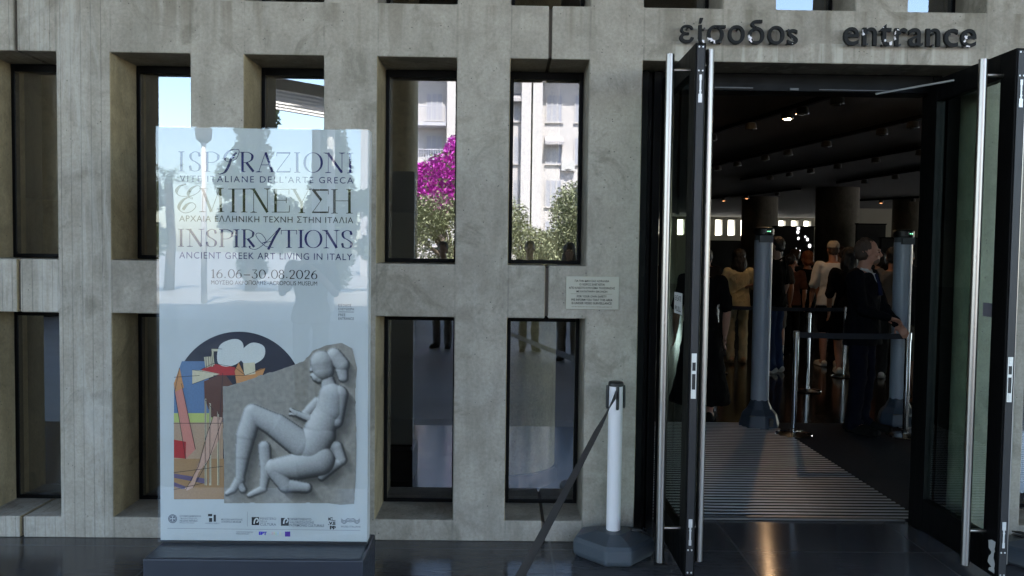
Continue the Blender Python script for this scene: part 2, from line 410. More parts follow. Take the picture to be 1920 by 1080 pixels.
bm = B(); box(bm, 1.8, 2.25, t0 + .025, t0 + .029, 2.545, 2.549); mpart('closer_rail', bm, 'rail')
bm = B(); tube(bm, [(2.12, .235, 2.525), (2.41, -.06, 2.548)], .006, 8); mpart('closer_arm', bm, 'zinc')

def flush_bolt(y, s):
    bm = B()
    for dz in (0, .1): 
        for dx in (-.009, .009): tube(bm, [(dx, y, dz + .0), (dx, y - .004, dz + .0)], .0042, 8)
    return bm
def leaf(cx, side):
    'one glazed leaf standing open at right angles; side=-1: outer face to -X'
    y0, y1, z0, z1, T = -.60, .21, .048, 2.588, .025
    bm = B()
    box(bm, -T, T, y0, y0 + .12, z0, z1); box(bm, -T, T, y1 - .10, y1, z0, z1)
    box(bm, -T, T, y0 + .12, y1 - .10, 2.466, z1); box(bm, -T, T, y0 + .12, y1 - .10, z0, .225)
    d = obj('door_leaf', bm, 'bronze', mus, bevel=.003); d.location = Vector((cx, 0, 0)) - mus.location
    tag(d, {-1: 'left door leaf swung open', 1: 'right door leaf swung open'}[side])
    bm = B(); box(bm, -.005, .005, y0 + .12, y1 - .10, .225, 2.466); obj('glass_pane', bm, 'doorglass', d)
    bm = B(); box(bm, -.017, .017, y0 - .006, y0 - .0005, z0 + .01, z1 - .012); obj('edge_profile', bm, 'edge', d)
    for ox, zt, zl in ((-.123, 2.556, .082), (.068, 2.58, .09)):
        bm = B(); tube(bm, [(ox, -.5, zl), (ox, -.5, zt)], .0205, 24)
        for zz in (zt - .075, zl + .17): tube(bm, [(ox, -.5, zz), (T * (1 if ox > 0 else -1), -.5, zz)], .009, 12)
        h = obj('pull_handle', bm, 'steel', d, smooth=True)
        e = h.modifiers.new('split', 'EDGE_SPLIT'); e.split_angle = R(40)
    ye = y0 - .0065
    bm = B()
    box(bm, -.012, .012, ye - .002, ye, .912, .955); box(bm, -.012, .012, ye - .002, ye, 1.085, 1.128)
    box(bm, -.012, -.0085, ye - .002, ye, .955, 1.085); box(bm, .0085, .012, ye - .002, ye, .955, 1.085)
    box(bm, -.0085, .0085, ye - .002, ye, 1.03, 1.045)
    for zz in (.925, .94, 1.1, 1.115): tube(bm, [(0, ye - .0045, zz), (0, ye, zz)], .0045, 10)
    obj('lock_plate', bm, 'lock', d)
    for zc, s, scr in ((2.38, 1, (2.568, 2.458)), (.26, -1, (.07, .18))):
        bm = B(); box(bm, -.006, .006, ye - .003, ye, zc + s * .045 - .012, zc + s * .045 + .014)
        box(bm, -.004, .004, ye - .0026, ye, min(zc - s * .03, zc + s * .033), max(zc - s * .03, zc + s * .033))
        box(bm, -.009, .009, ye - .003, ye, zc - s * .05 - .02, zc - s * .05 + .02); tube(bm, [(0, ye - .0034, zc - s * .015), (0, ye, zc - s * .015)], .006, 10)
        obj('flush_bolt', bm, 'zinc', d)
        for zz in scr:
            for dx in (-.009, .009): bm = B(); tube(bm, [(dx, ye - .002, zz), (dx, ye, zz)], .0042, 8); obj('screw', bm, 'zinc', d)
    return d
dl = leaf(.918, -1); dr = leaf(2.432, 1)

LOOK = str.maketrans('ΑΒΕΖΗΙΚΜΝΟΡΤΥΧ', 'ABEZHIKMNOPTYX')      # capitals of the same shape, from one typeface
def text_mesh(body, bold=0.0, extrude=0.0, spacing=1.0, align=None):
    body = body.translate(LOOK)
    c = bpy.data.curves.new('lettering', 'FONT'); c.body = body; c.offset = bold; c.extrude = extrude; c.space_character = spacing; c.resolution_u = 5
    o = bpy.data.objects.new('lettering', c)
    me = o.to_mesh(); bm = B(); bm.from_mesh(me); o.to_mesh_clear(); bpy.data.objects.remove(o); bpy.data.curves.remove(c)
    return bm
def fit_text(dst, body, x0, x1, z0, z1, y, bold=0., spacing=1.0, depth=0.):
    'letters of body fitted to a rectangle of the plane y'
    bm = text_mesh(body, bold, .5 if depth else 0, spacing)
    xs = [v.co.x for v in bm.verts]; ys = [v.co.y for v in bm.verts]
    a, b, c, d = min(xs), max(xs), min(ys), max(ys)
    for v in bm.verts:
        X = x0 + (v.co.x - a) / (b - a) * (x1 - x0); Z = z0 + (v.co.y - c) / (d - c) * (z1 - z0)
        v.co = (X, y + (-(v.co.z) * depth), Z)
    me = bpy.data.meshes.new('tmp'); bm.to_mesh(me); bm.free(); dst.from_mesh(me); bpy.data.meshes.remove(me)

# notices on the door glass
def notice(d, sx, y0, y1, z0, z1, mat, lines, lab):
    bm = B(); fx = sx * .0062
    bm.faces.new([bm.verts.new(p) for p in ((fx, y0, z0), (fx, y1, z0), (fx, y1, z1), (fx, y0, z1))])
    o = tag(obj('glass_notice', bm, mat, d), lab)
    if lines:
        bm = B(); n = len(lines); h = (z1 - z0) / n
        for i, s in enumerate(lines): fit_text(bm, s, .12, .88, z1 - h * (i + .78), z1 - h * (i + .28), 0, .02)
        for v in bm.verts:
            k = v.co.x; v.co = (sx * .0068, (y1 + (y0 - y1) * k) if sx < 0 else (y0 + (y1 - y0) * k), v.co.z)
        obj('notice_text', bm, 'ink_black', o, recalc=False)
M['notice'] = paper('grey_notice', (.42, .42, .42)); M['notice_dark'] = paper('faded_violet_notice', (.16, .15, .18))
notice(dl, -1, -.345, -.155, 1.29, 1.40, 'notice', ['ΕΛΞΑΤΕ', 'PULL'], 'pale sticker reading PULL')
notice(dr, -1, -.475, -.375, 1.307, 1.375, 'notice_dark', None, 'dark faded sticker')

# torn white sticker left on the foot of the right leaf
bm = B(); rs_ = random.Random(4); pts = [(-.585 + rs_.uniform(-.004, .012), .07 + i * .012) for i in range(14)] + [(-.535 + rs_.uniform(-.03, .012), .226 - i * .012) for i in range(14)]
bm.faces.new([bm.verts.new((-.0256, a, b)) for a, b in pts]); obj('torn_sticker', bm, 'notice', dr)

# ------------------------------------------------------------------ entrance lettering and the wall plaque
def worn():
    n = NT('black_letter_paint_with_chips'); f = n.noise(11, 3, .6, n.pos()); f2 = n.noise(55, 4, .6, n.pos())
    k = n.ramp(n.math('ADD', f, n.math('MULTIPLY', f2, .12)), [(.715, 0), (.72, 1)])
    n.col(n.mix(k, (.005, .0055, .006), (.8, .76, .80))); n.set(Roughness=.6); n.b.inputs['Specular IOR Level'].default_value = .25; return n.m
M['letters'] = worn()
def wall_word(name, body, x0, x1, z0, z1, label):
    bm = B(); fit_text(bm, body, x0, x1, z0, z1, -.040, .007, 1.05, .020)
    bmesh.ops.remove_doubles(bm, verts=bm.verts, dist=1e-5)
    t = thing(name, label, 'sign', ((x0 + x1) / 2, 0, z0))
    o = obj('raised_letters', bm, 'letters', t); o.location = -Vector(t.location)
    bm = B(); n = 8 if 'ent' in body else 7
    for i in range(n):
        x = x0 + (x1 - x0) * (i + .5) / n
        for z in (z0 + .012, z0 + (z1 - z0) * .62): tube(bm, [(x, -.03, z), (x, .004, z)], .006, 8)
    p = obj('mounting_pins', bm, 'black', t); p.location = -Vector(t.location)
wall_word('entrance_sign', 'είσοδοs', .932, 1.566, 2.725, 2.858, 'raised black Greek lettering reading είσοδος above the doorway')
wall_word('entrance_sign', 'entrance', 1.812, 2.526, 2.726, 2.842, 'raised black English lettering reading entrance above the doorway')

pl = thing('safety_plaque', 'small beige surveillance notice plate on the concrete beside the door', 'plaque', (.495, 0, 1.29))
M['plaque'] = simple('beige_enamel_plate', (.40, .385, .32), .45, 0, .06, 9)
bm = B(); box(bm, -.1445, .1445, -.009, -.001, .0, .180); obj('plate', bm, 'plaque', pl, bevel=.002)
bm = B()
for s, wd, zc in (('ΓΙΑ ΤΗΝ ΔΙΚΗ ΣΑΣ ΑΣΦΑΛΕΙΑ', .187, .156), ('Ο ΧΩΡΟΣ ΕΛΕΓΧΕΤΑΙ', .137, .137), ('ΑΠΟ ΚΛΕΙΣΤΟ ΚΥΚΛΩΜΑ ΤΗΛΕΟΡΑΣΗΣ', .251, .118), ('ΜΕ ΚΑΤΑΓΡΑΦΗ ΕΙΚΟΝΩΝ', .168, .0985),
                  ('FOR YOUR OWN SAFETY', .163, .0715), ('WE INFORM YOU THAT THIS AREA', .226, .053), ('IS UNDER VIDEO SURVEILLANCE', .218, .0345)):
    fit_text(bm, s, -wd / 2 - .004, wd / 2 - .004, zc - .0062, zc + .0062, -.0095, .02)
box(bm, -.118, .105, -.0097, -.0092, .0843, .0853)
for i in range(26): box(bm, -.112 + i * .0086, -.112 + i * .0086 + random.uniform(.003, .0072), -.0097, -.0092, .0135, .0158)
obj('plaque_text', bm, 'ink_black', pl, recalc=False)

# ------------------------------------------------------------------ poster stand
PY = -.70
ps = thing('exhibition_poster', 'tall white glass exhibition poster panel standing on a low charcoal plinth', 'poster', (-1.095, PY, 0))
def ppart(name, bm, mat, **k):
    o = obj(name, bm, mat, ps, **k); o.location = -Vector(ps.location); return o
L, RR, ZB, ZT = -1.575, -.613, .236, 2.146
bm = B(); box(bm, L, RR, PY + .008, PY + .075, ZB, ZT); ppart('poster_panel', bm, 'print_white', bevel=.003)
bm = B(); box(bm, L - .004, RR + .004, PY - .008, PY + .002, ZB - .002, ZT + .002); ppart('cover_glass', bm, 'coverglass')
bm = B(); box(bm, L - .002, RR + .012, PY - .18, PY + .17, .0, .218)
ppart('plinth', bm, 'plinth', bevel=.006)
bm = B(); box(bm, L + .012, RR - .005, PY - .166, PY + .155, .2185, .2215); ppart('plinth_top', bm, 'plinth_top')
bm = B(); box(bm, L + .002, RR - .002, PY + .012, PY + .07, .2216, ZB - .003); ppart('panel_foot', bm, 'black')
_lay = [0]
def ly(step=.00012):
    _lay[0] += 1; return PY + .0072 - (_lay[0] % 12) * .00006
def P2(px, py):
    v = at(px, py, PY); return (v.x, v.z)
def strokes_to(bm, pts, wid, closed=False):
    'flat ribbon through pixel points with a pixel width at each'
    n = len(pts); y = ly(); A = []
    for i in range(n):
        a = pts[(i - 1) % n] if (closed or i) else pts[i]; b = pts[(i + 1) % n] if (closed or i < n - 1) else pts[i]
        dx, dy = b[0] - a[0], b[1] - a[1]; l = math.hypot(dx, dy) or 1
        nx_, ny_ = -dy / l, dx / l; h = wid[i] / 2
        A.append((P2(pts[i][0] + nx_ * h, pts[i][1] + ny_ * h), P2(pts[i][0] - nx_ * h, pts[i][1] - ny_ * h)))
    vs = [(bm.verts.new((p[0], y, p[1])), bm.verts.new((q[0], y, q[1]))) for p, q in A]
    for i in range(n if closed else n - 1):
        a, b = vs[i], vs[(i + 1) % n]; bm.faces.new((a[0], a[1], b[1], b[0]))
def spline(pts, n=10, closed=False):
    out = []; N = len(pts)
    for i in range(N if closed else N - 1):
        g = lambda j: pts[j % N] if closed else pts[max(0, min(N - 1, j))]
        p0, p1, p2, p3 = g(i - 1), g(i), g(i + 1), g(i + 2)
        for k in range(n):
            t = k / n
            out.append(tuple(.5 * (2 * p1[a] + (p2[a] - p0[a]) * t + (2 * p0[a] - 5 * p1[a] + 4 * p2[a] - p3[a]) * t * t + (3 * p1[a] - p0[a] - 3 * p2[a] + p3[a]) * t ** 3) for a in (0, 1)))
    if not closed: out.append(pts[-1])
    return out
G = {   # thick / thin strokes of a high-contrast serif, unit box, y down
 'I': [('v', .5), ('s', .5, 0), ('s', .5, 1)],
 'P': [('v', .2), ('s', .2, 0), ('s', .2, 1), ('c', [(.2, 0.01), (.6, .01), (.93, .13), (.97, .27), (.9, .42), (.6, .54), (.2, .54)])],
 'R': [('v', .2), ('s', .2, 0), ('s', .2, 1), ('c', [(.2, .01), (.55, .01), (.8, .12), (.84, .26), (.76, .41), (.5, .52), (.2, .52)]), ('T', .45, .52, .92, 1)],
 'S': [('c', [(.92, .24), (.82, .06), (.5, .0), (.16, .1), (.1, .26), (.25, .42), (.55, .52), (.86, .66), (.93, .8), (.8, .95), (.48, 1.0), (.16, .93), (.05, .72)]), ('t', .92, .03, .92, .25), ('t', .05, .7, .05, .98)],
 'A': [('t', .5, 0, .1, 1), ('T', .5, 0, .9, 1), ('h', .24, .77, .64), ('s', .1, 1), ('s', .9, 1)],
 'Z': [('h', .06, .96, .02, 2.6), ('T', .95, .03, .06, .97, .28), ('h', .05, .95, .98, 2.6), ('t', .07, 0, .07, .2), ('t', .95, .78, .95, 1)],
 'O': [('o',)],
 'N': [('t', .16, 0, .16, 1), ('T', .14, 0, .88, 1), ('t', .88, 0, .88, 1), ('s', .08, 0), ('s', .16, 1), ('s', .88, 0)],
 'E': [('v', .22), ('h', .02, .92, .02), ('h', .22, .78, .48), ('h', .02, .95, .98), ('t', .92, 0, .92, .24), ('t', .78, .36, .78, .6), ('t', .96, .7, .93, 1)],
 'M': [('t', .13, 0, .1, 1), ('T', .1, 0, .47, 1), ('t', .47, 1, .82, 0), ('T', .83, 0, .88, 1), ('s', .1, 0), ('s', .1, 1), ('s', .88, 1), ('s', .85, 0)],
 'Π': [('v', .24), ('v', .76), ('h', .0, 1, .02), ('s', .24, 1), ('s', .76, 1)],
 'Y': [('T', .12, 0, .52, .6), ('t', .9, 0, .52, .6), ('v', .53, .58, 1), ('s', .12, 0), ('s', .9, 0), ('s', .53, 1)],
 'Σ': [('h', .06, .95, .03, 2.6), ('T', .08, 0, .55, .46), ('t', .55, .46, .06, .98), ('h', .04, .95, .97, 2.6), ('t', .94, 0, .94, .22), ('t', .97, .72, .94, 1)],
 'H': [('v', .17), ('v', .83), ('h', .17, .83, .48), ('s', .17, 0), ('s', .17, 1), ('s', .83, 0), ('s', .83, 1)],
 'T': [('v', .5), ('h', .0, 1, .02), ('t', .02, 0, .02, .25), ('t', .98, 0, .98, .25), ('s', .5, 1)],
 '0': [('o',)], '1': [('v', .55), ('s', .55, 1), ('t', .55, .02, .1, .16)],
 '6': [('c', [(.85, .04), (.45, .15), (.12, .5), (.08, .72), (.22, .95), (.5, 1.0), (.8, .93), (.93, .72), (.82, .48), (.5, .4), (.2, .52), (.1, .66)])],
 '2': [('c', [(.08, .25), (.2, .05), (.5, 0), (.8, .06), (.9, .25), (.75, .5), (.35, .78), (.08, .98)]), ('h', .06, .95, .98, 1.6)],
 '3': [('h', .1, .9, .02), ('t', .9, .02, .4, .4), ('c', [(.4, .4), (.75, .44), (.93, .68), (.82, .92), (.5, 1.0), (.2, .95), (.06, .8)])],
 '8': [('c', [(.5, .46), (.2, .36), (.14, .2), (.28, .04), (.5, 0), (.72, .04), (.86, .2), (.8, .36), (.5, .46), (.16, .58), (.06, .75), (.2, .95), (.5, 1), (.8, .95), (.94, .75), (.84, .58), (.5, .46)])],
}
def glyph(bm, ch, x0, x1, y0, y1, T=4.5, t=1.1, sl=.011):
    'one letter drawn in photograph pixels on the panel plane; sl follows the panel edge direction'
    fx = lambda u, v: (x0 + u * (x1 - x0), y0 + v * (y1 - y0) + sl * 0)
    def nib(pts, closed=False):
        n = len(pts); w_ = []
        for i in range(n):
            a = pts[(i - 1) % n] if (closed or i) else pts[i]; b = pts[(i + 1) % n] if (closed or i < n - 1) else pts[i]
            dx, dy = b[0] - a[0], b[1] - a[1]; l = math.hypot(dx, dy) or 1
            w_.append(t + (T - t) * abs(dy / l) ** 2.2)
        strokes_to(bm, pts, w_, closed)
    for s in G[ch]:
        k = s[0]
        if k == 'v':
            a, b = (s[2], s[3]) if len(s) > 2 else (0, 1); strokes_to(bm, [fx(s[1], a), fx(s[1], b)], [T, T])
        elif k == 's':
            c = fx(s[1], s[2]); h = T * 1.25; d = 1 if s[2] == 0 else -1
            strokes_to(bm, [(c[0] - h, c[1]), (c[0] + h, c[1])], [t, t])
            strokes_to(bm, [(c[0] - h * .5, c[1] + d * t * .8), (c[0] + h * .5, c[1] + d * t * .8)], [t, t])
        elif k == 'h':
            wd = s[4] if len(s) > 4 else 1; strokes_to(bm, [fx(s[1], s[3]), fx(s[2], s[3])], [t * wd] * 2)
        elif k == 't': strokes_to(bm, [fx(s[1], s[2]), fx(s[3], s[4])], [t, t])
        elif k == 'T':
            wd = s[5] if len(s) > 5 else 1; strokes_to(bm, [fx(s[1], s[2]), fx(s[3], s[4])], [T * wd] * 2)
        elif k == 'c': nib(spline([fx(*p) for p in s[1]], 8))
        elif k == 'o': nib([fx(.5 + .46 * math.cos(a), .5 + .5 * math.sin(a)) for a in [2 * math.pi * i / 40 for i in range(40)]], True)
def nibline(bm, pts, T, t, ang=None):
    pts = spline(pts, 10); n = len(pts); w_ = []
    for i in range(n):
        a, b = pts[max(0, i - 1)], pts[min(n - 1, i + 1)]; dx, dy = b[0] - a[0], b[1] - a[1]; l = math.hypot(dx, dy) or 1
        k = (dx * -.35 + dy * .94) / l      # heavy on the down-strokes leaning left
        w_.append(t + (T - t) * max(0, k) ** 3)
    strokes_to(bm, pts, w_)
bm = B()
for ch, a, b in (('I', 334, 344), ('S', 354, 375), ('P', 382, 409), ('R', 448, 477), ('A', 481, 513), ('Z', 516, 545), ('I', 551, 562), ('O', 569, 604), ('N', 609, 645), ('I', 650, 662)):
    o = .011 * (a - 334); glyph(bm, ch, a, b, 284 + o * .8, 320.5 + o)
nibline(bm, [(434, 302), (443, 296), (447, 281), (432, 281), (422, 290), (421, 299), (427, 303), (436, 297), (443, 286), (434, 295), (428, 310), (421, 322), (412, 326), (407, 325)], 5, 1.1)
ppart('headline_lettering', bm, 'ink_navy', recalc=False).__setitem__('label', 'thin navy serif headline ISPIRAZIONI')
bm = B()
for ch, a, b in (('M', 374, 419), ('Π', 427, 466), ('N', 469, 505), ('E', 508, 544), ('Y', 546, 582), ('Σ', 583, 617), ('H', 619, 662)):
    o = .011 * (a - 334); glyph(bm, ch, a, b, 352.5 + o * .8, 396.5 + o, 4.9, 1.15)
nibline(bm, [(348, 345), (336, 349), (330, 358), (334, 366), (346, 368), (361, 366), (373, 358), (374, 350), (367, 348), (357, 354), (352, 363), (354, 370), (360, 373), (357, 369), (345, 373), (336, 383), (335, 393), (345, 399), (358, 396), (366, 387), (360, 380), (350, 383), (342, 393)], 6, 1.2)
ppart('headline_lettering', bm, 'ink_olive', recalc=False).__setitem__('label', 'thin black serif headline ΕΜΠΝΕΥΣΗ')
bm = B()
for ch, a, b in (('I', 334, 343), ('N', 350, 380), ('S', 386, 405), ('P', 410, 435), ('I', 437, 448), ('R', 452, 478), ('T', 526, 556), ('I', 558, 569), ('O', 571, 603), ('N', 607, 634), ('S', 640, 660)):
    o = .011 * (a - 334); glyph(bm, ch, a, b, 429.5 + o * .8, 462 + o)
nibline(bm, [(467, 461), (469, 466), (480, 467), (494, 458), (506, 446), (524, 427), (514, 444), (506, 460), (502, 468)], 4.6, 1.1)
nibline(bm, [(512, 464), (498, 462), (486, 452), (479, 441), (483, 437), (491, 440), (498, 452), (490, 456), (510, 452)], 1.4, 1.1)
ppart('headline_lettering', bm, 'ink_navy', recalc=False).__setitem__('label', 'thin navy serif headline INSPIRATIONS')
bm = B(); yb = 506
def tx(body, px0, px1, pyt, pyb, bold=0., sp=1.0):
    a, b = P2(px0, pyt), P2(px1, pyb); tmp = B(); y = ly()
    fit_text(tmp, body, 0, 1, 0, 1, 0, bold, sp)
    p00, p10, p01, p11 = (P2(px0, pyb), P2(px1, pyb + .011 * (px1 - px0)), P2(px0, pyt), P2(px1, pyt + .0115 * (px1 - px0)))
    for v in tmp.verts:
        u, q = v.co.x, v.co.z
        v.co = tuple([(p00[0] * (1 - u) + p10[0] * u) * (1 - q) + (p01[0] * (1 - u) + p11[0] * u) * q, y, (p00[1] * (1 - u) + p10[1] * u) * (1 - q) + (p01[1] * (1 - u) + p11[1] * u) * q])
    me = bpy.data.meshes.new('tmp'); tmp.to_mesh(me); tmp.free(); bm.from_mesh(me); bpy.data.meshes.remove(me)
for ch, a, b in (('1', 395, 402), ('6', 405, 416), ('0', 427, 439), ('6', 441, 452), ('3', 471, 482), ('0', 485, 497), ('0', 508, 520), ('8', 522, 532), ('2', 542, 552), ('0', 555, 567), ('2', 570, 580), ('6', 583, 594)):
    o = .011 * (a - 395); glyph(bm, ch, a, b, 505 + o, 521 + o, 2.2, 1.0)
for x in (421, 503, 537): strokes_to(bm, [(x - 1.1, 520.4), (x + 1.1, 520.4)], [2.2, 2.2])
strokes_to(bm, [(456, 515.5), (468, 515.7)], [1.6, 1.6])
ppart('date_lettering', bm, 'ink_black', recalc=False).__setitem__('label', 'exhibition dates 16.06–30.08.2026')
bm = B(); tx('VITE ITALIANE DELL\u2019ARTE GRECA', 336, 662, 328.5, 340.5, .0, 1.25)
tx('ANCIENT GREEK ART LIVING IN ITALY', 335, 660, 472, 484.5, .0, 1.12)
ppart('subtitle_lettering', bm, 'ink_navy', recalc=False)
bm = B(); tx('ΑΡΧΑΙΑ ΕΛΛΗΝΙΚΗ ΤΕΧΝΗ ΣΤΗΝ ΙΤΑΛΙΑ', 335, 662, 403, 415, .0, 1.1)
tx('ΜΟΥΣΕΙΟ ΑΚΡΟΠΟΛΗΣ–ACROPOLIS MUSEUM', 395, 594, 525.2, 533.4, 0, 1.0)
tx('ΕΙΣΟΔΟΣ', 634, 658, 570, 575, 0, 1.1); tx('ΕΛΕΥΘΕΡΗ', 634, 663, 577, 582, 0, 1.1); strokes_to(bm, [(634, 585), (663, 585.3)], [.8, .8])
tx('FREE', 634, 647, 588, 593, 0, 1.1); tx('ENTRANCE', 634, 663, 595, 600, 0, 1.1)
ppart('subtitle_lettering', bm, 'ink_black', recalc=False)
# sponsors' strip
bm = B()
def rect(bm, a, b, c, d):
    y = ly(); bm.faces.new([bm.verts.new((*[P2(px, py)[0]], y, P2(px, py)[1])) for px, py in ((a, d), (c, d), (c, b), (a, b))])
ring = [(322.5 + 7.6 * math.cos(i * .2618), 973.5 + 7.6 * math.sin(i * .2618)) for i in range(24)]
strokes_to(bm, ring, [1.5] * 24, True)
ring = [(322.5 + 5.6 * math.cos(i * .2618), 973.5 + 5.6 * math.sin(i * .2618)) for i in range(24)]
strokes_to(bm, ring, [1.2] * 24, True)
for dx in (-2.4, 2.4):
    for dy in (-2.4, 2.4): rect(bm, 322.5 + dx - 1.5, 973.5 + dy - 1.5, 322.5 + dx + 1.5, 973.5 + dy + 1.5)
tx('ΕΛΛΗΝΙΚΗ ΔΗΜΟΚΡΑΤΙΑ', 336, 376, 966.6, 970, .01); tx('Υπουργείο Πολιτισμού', 336, 368, 970.8, 974.6); tx('HELLENIC REPUBLIC', 336, 370, 975.2, 978.8, .01); tx('Ministry of Culture', 336, 363, 979.4, 983)
tx('ΜΟΥΣΕΙΟ ΑΚΡΟΠΟΛΗΣ', 414, 454, 973, 976.6, .01); tx('ACROPOLIS MUSEUM', 414, 451, 977.6, 981, .01); tx('ACROPOLIS MUSEUM', 384, 410, 980.7, 983.4)
tx('MINISTERO', 487, 517, 971, 975.4); tx('DELLA', 487, 500, 976.6, 980.4); tx('CULTURA', 487, 517, 981.6, 986.4, .01)
tx('DIPARTIMENTO', 542, 583, 972, 976.6); tx('VALORIZZAZIONE', 542, 588, 978, 982.4); tx('PATRIMONIO CULTURALE', 542, 607, 983.6, 988.4, .01)
tx('MUSEI ITALIANI', 639, 675, 986.6, 990)
tx('ΧΟΡΗΓΟΙ ΕΠΙΚΟΙΝΩΝΙΑΣ', 442, 474, 997, 999.4); tx('MEDIA SPONSORS', 442, 466, 1000.8, 1003.2)
for i in range(3):
    strokes_to(bm, spline([(639 + k * 5.9, 973.5 + i * 2.6 + (4 if k % 2 else 0) * (1 if k != 3 else .2)) for k in range(7)], 6), [1.1] * 37)
strokes_to(bm, [(313, 991.5), (675, 995.5)], [.5, .5]); strokes_to(bm, [(463, 960), (463, 988)], [.5, .5])
ppart('sponsor_lettering', bm, 'ink_grey', recalc=False)
bm = B()
rect(bm, 389, 964.5, 397, 969); rect(bm, 391, 972, 397, 979.5); rect(bm, 399.5, 966, 404, 979)
rect(bm, 471, 970.5, 485, 985.5); rect(bm, 526, 972, 540.8, 986.8)
tx('iC_', 615, 628.5, 971, 977.6, .05); tx('.V.E', 615, 628.5, 979, 985, .05); tx('pp', 618, 629, 986.8, 993.6, .05)
ppart('sponsor_logo', bm, 'ink_black', recalc=False)
bm = B(); strokes_to(bm, [(389, 965), (403, 979)], [2.4, 2.4])
for cx in (479.5, 535): strokes_to(bm, spline([(cx - 4, 983), (cx - 2.5, 976), (cx + 1.5, 973), (cx + 4, 977), (cx + 1, 981)], 6), [2.6] * 25)
ppart('sponsor_logo_knockout', bm, 'print_white', recalc=False)
bm = B(); tx('ΕΡΤ', 484.5, 499.5, 997.6, 1004, .06); ppart('sponsor_logo', bm, 'ink_blue', recalc=False)
bm = B(); rect(bm, 533.5, 997.5, 543.5, 1007); ppart('sponsor_logo', bm, 'ink_purple', recalc=False)
for i, c in enumerate(((.6, .2, .25), (.6, .4, .1), (.25, .55, .3), (.2, .4, .65), (.6, .5, .2))):
    bm = B(); yy = ly(); x = 508.5 + i * 3.6
    rect(bm, x, 998, x + 2.6, 1003.5 + (i == 2) * 2.5); ppart('sponsor_logo', bm, paper('pale_logo_ink', tuple(.35 + k * .45 for k in c)), recalc=False)

# printed artwork: a plain generic stand-in of the same size and colours
Z8 = lambda x, y: (280 + x / 2.512, 600 + y / 2.512)
art = {}; _art = [0]
def inkpoly(mat, pts, sm=False, conv=True):
    q = [Z8(*p) for p in pts] if conv else pts
    if sm: q = spline(q, 7, True)
    _art[0] += 1; y = PY + .0076 - _art[0] * .00011; bm = art.setdefault(mat, B()); bm.faces.new([bm.verts.new((P2(*p)[0], y, P2(*p)[1])) for p in q])
ART = dict(a_night=(.010, .010, .022), a_sky=(.10, .17, .30), a_horizon=(.42, .46, .13), a_ochre=(.36, .20, .09), a_floor=(.42, .27, .17), a_pink=(.55, .20, .15), a_orange=(.55, .24, .08),
           a_red=(.40, .02, .02), a_cream=(.58, .50, .34), a_brown=(.10, .035, .02), a_flesh=(.55, .33, .24), a_shade=(.13, .09, .16), a_bone=(.58, .58, .55))
for k, v in ART.items(): M[k] = simple(k[2:] + '_print_ink', v, .6, 0, .22, 24, 0, .1)
def stonemat(name, a, b):
    n = NT(name); p = n.pos(); f = n.noise(9, 7, .65, p); g = n.noise(120, 3, .6, p)
    n.col(n.mix(n.ramp(n.math('ADD', n.math('MULTIPLY', g, .35), n.math('MULTIPLY', f, .65)), [(.35, 0), (.65, 1)]), a, b)); n.set(Roughness=.6); return n.m
M['a_slab'] = stonemat('printed_stone_slab', (.22, .20, .175), (.33, .31, .28)); M['a_marble'] = stonemat('printed_pale_marble', (.43, .43, .43), (.55, .55, .55))
M['a_mid'] = stonemat('printed_grey_marble', (.27, .28, .31), (.36, .36, .39)); M['a_dark'] = stonemat('printed_stone_shadow', (.065, .06, .058), (.13, .12, .115))
arch = [(447 + 122 * math.cos(math.pi * i / 40), 744 - 122 * math.sin(math.pi * i / 40)) for i in range(41)] + [(325, 937), (569, 937)]
inkpoly('a_night', arch, conv=False)
inkpoly('a_sky', [(113, 300), (150, 195), (265, 195), (300, 445), (113, 445)]); inkpoly('a_horizon', [(113, 440), (300, 440), (300, 487), (113, 487)])
inkpoly('a_floor', [(113, 484), (345, 484), (345, 660), (113, 660)]); inkpoly('a_ochre', [(113, 655), (360, 655), (360, 846), (113, 846)])
inkpoly('a_shade', [(113, 725), (270, 750), (270, 775), (113, 745)]); inkpoly('a_shade', [(113, 765), (190, 795), (150, 798), (113, 785)])
inkpoly('a_pink', [(117, 330), (150, 300), (216, 610), (170, 655)]); inkpoly('a_orange', [(113, 300), (140, 225), (160, 320), (118, 340)]); inkpoly('a_red', [(113, 565), (170, 575), (168, 655), (113, 650)])
inkpoly('a_brown', [(255, 290), (350, 250), (410, 330), (345, 470), (290, 460), (258, 370)])
inkpoly('a_red', [(240, 235), (300, 205), (400, 222), (450, 260), (300, 262)]); inkpoly('a_cream', [(200, 235), (255, 240), (330, 255), (200, 303)])
inkpoly('a_cream', [(290, 135), (342, 137), (342, 148), (300, 148), (300, 220), (290, 220)])
inkpoly('a_cream', [(255, 175), (300, 172), (305, 212), (262, 228)]); inkpoly('a_orange', [(400, 240), (420, 200), (450, 262), (520, 232), (545, 226), (520, 290), (410, 310)])
inkpoly('a_bone', [(330, 120), (400, 90), (440, 115), (430, 190), (370, 220), (320, 200)], True)     # plain pale rounded blocks
inkpoly('a_bone', [(430, 150), (480, 108), (538, 125), (535, 180), (470, 215), (430, 190)], True)
inkpoly('a_cream', [(440, 205), (495, 200), (498, 255), (445, 262)])
for x0 in (258, 280, 318): inkpoly('a_cream', [(x0, 370 + (x0 - 258)), (x0 + 8, 372 + (x0 - 258)), (x0 + 10, 780), (x0, 780)])
inkpoly('a_flesh', [(300, 455), (345, 460), (330, 560), (275, 660), (230, 720), (205, 790), (175, 805), (165, 795), (195, 765), (225, 690), (255, 610), (275, 520)])
inkpoly('a_brown', [(305, 350), (345, 340), (350, 470), (320, 440)])
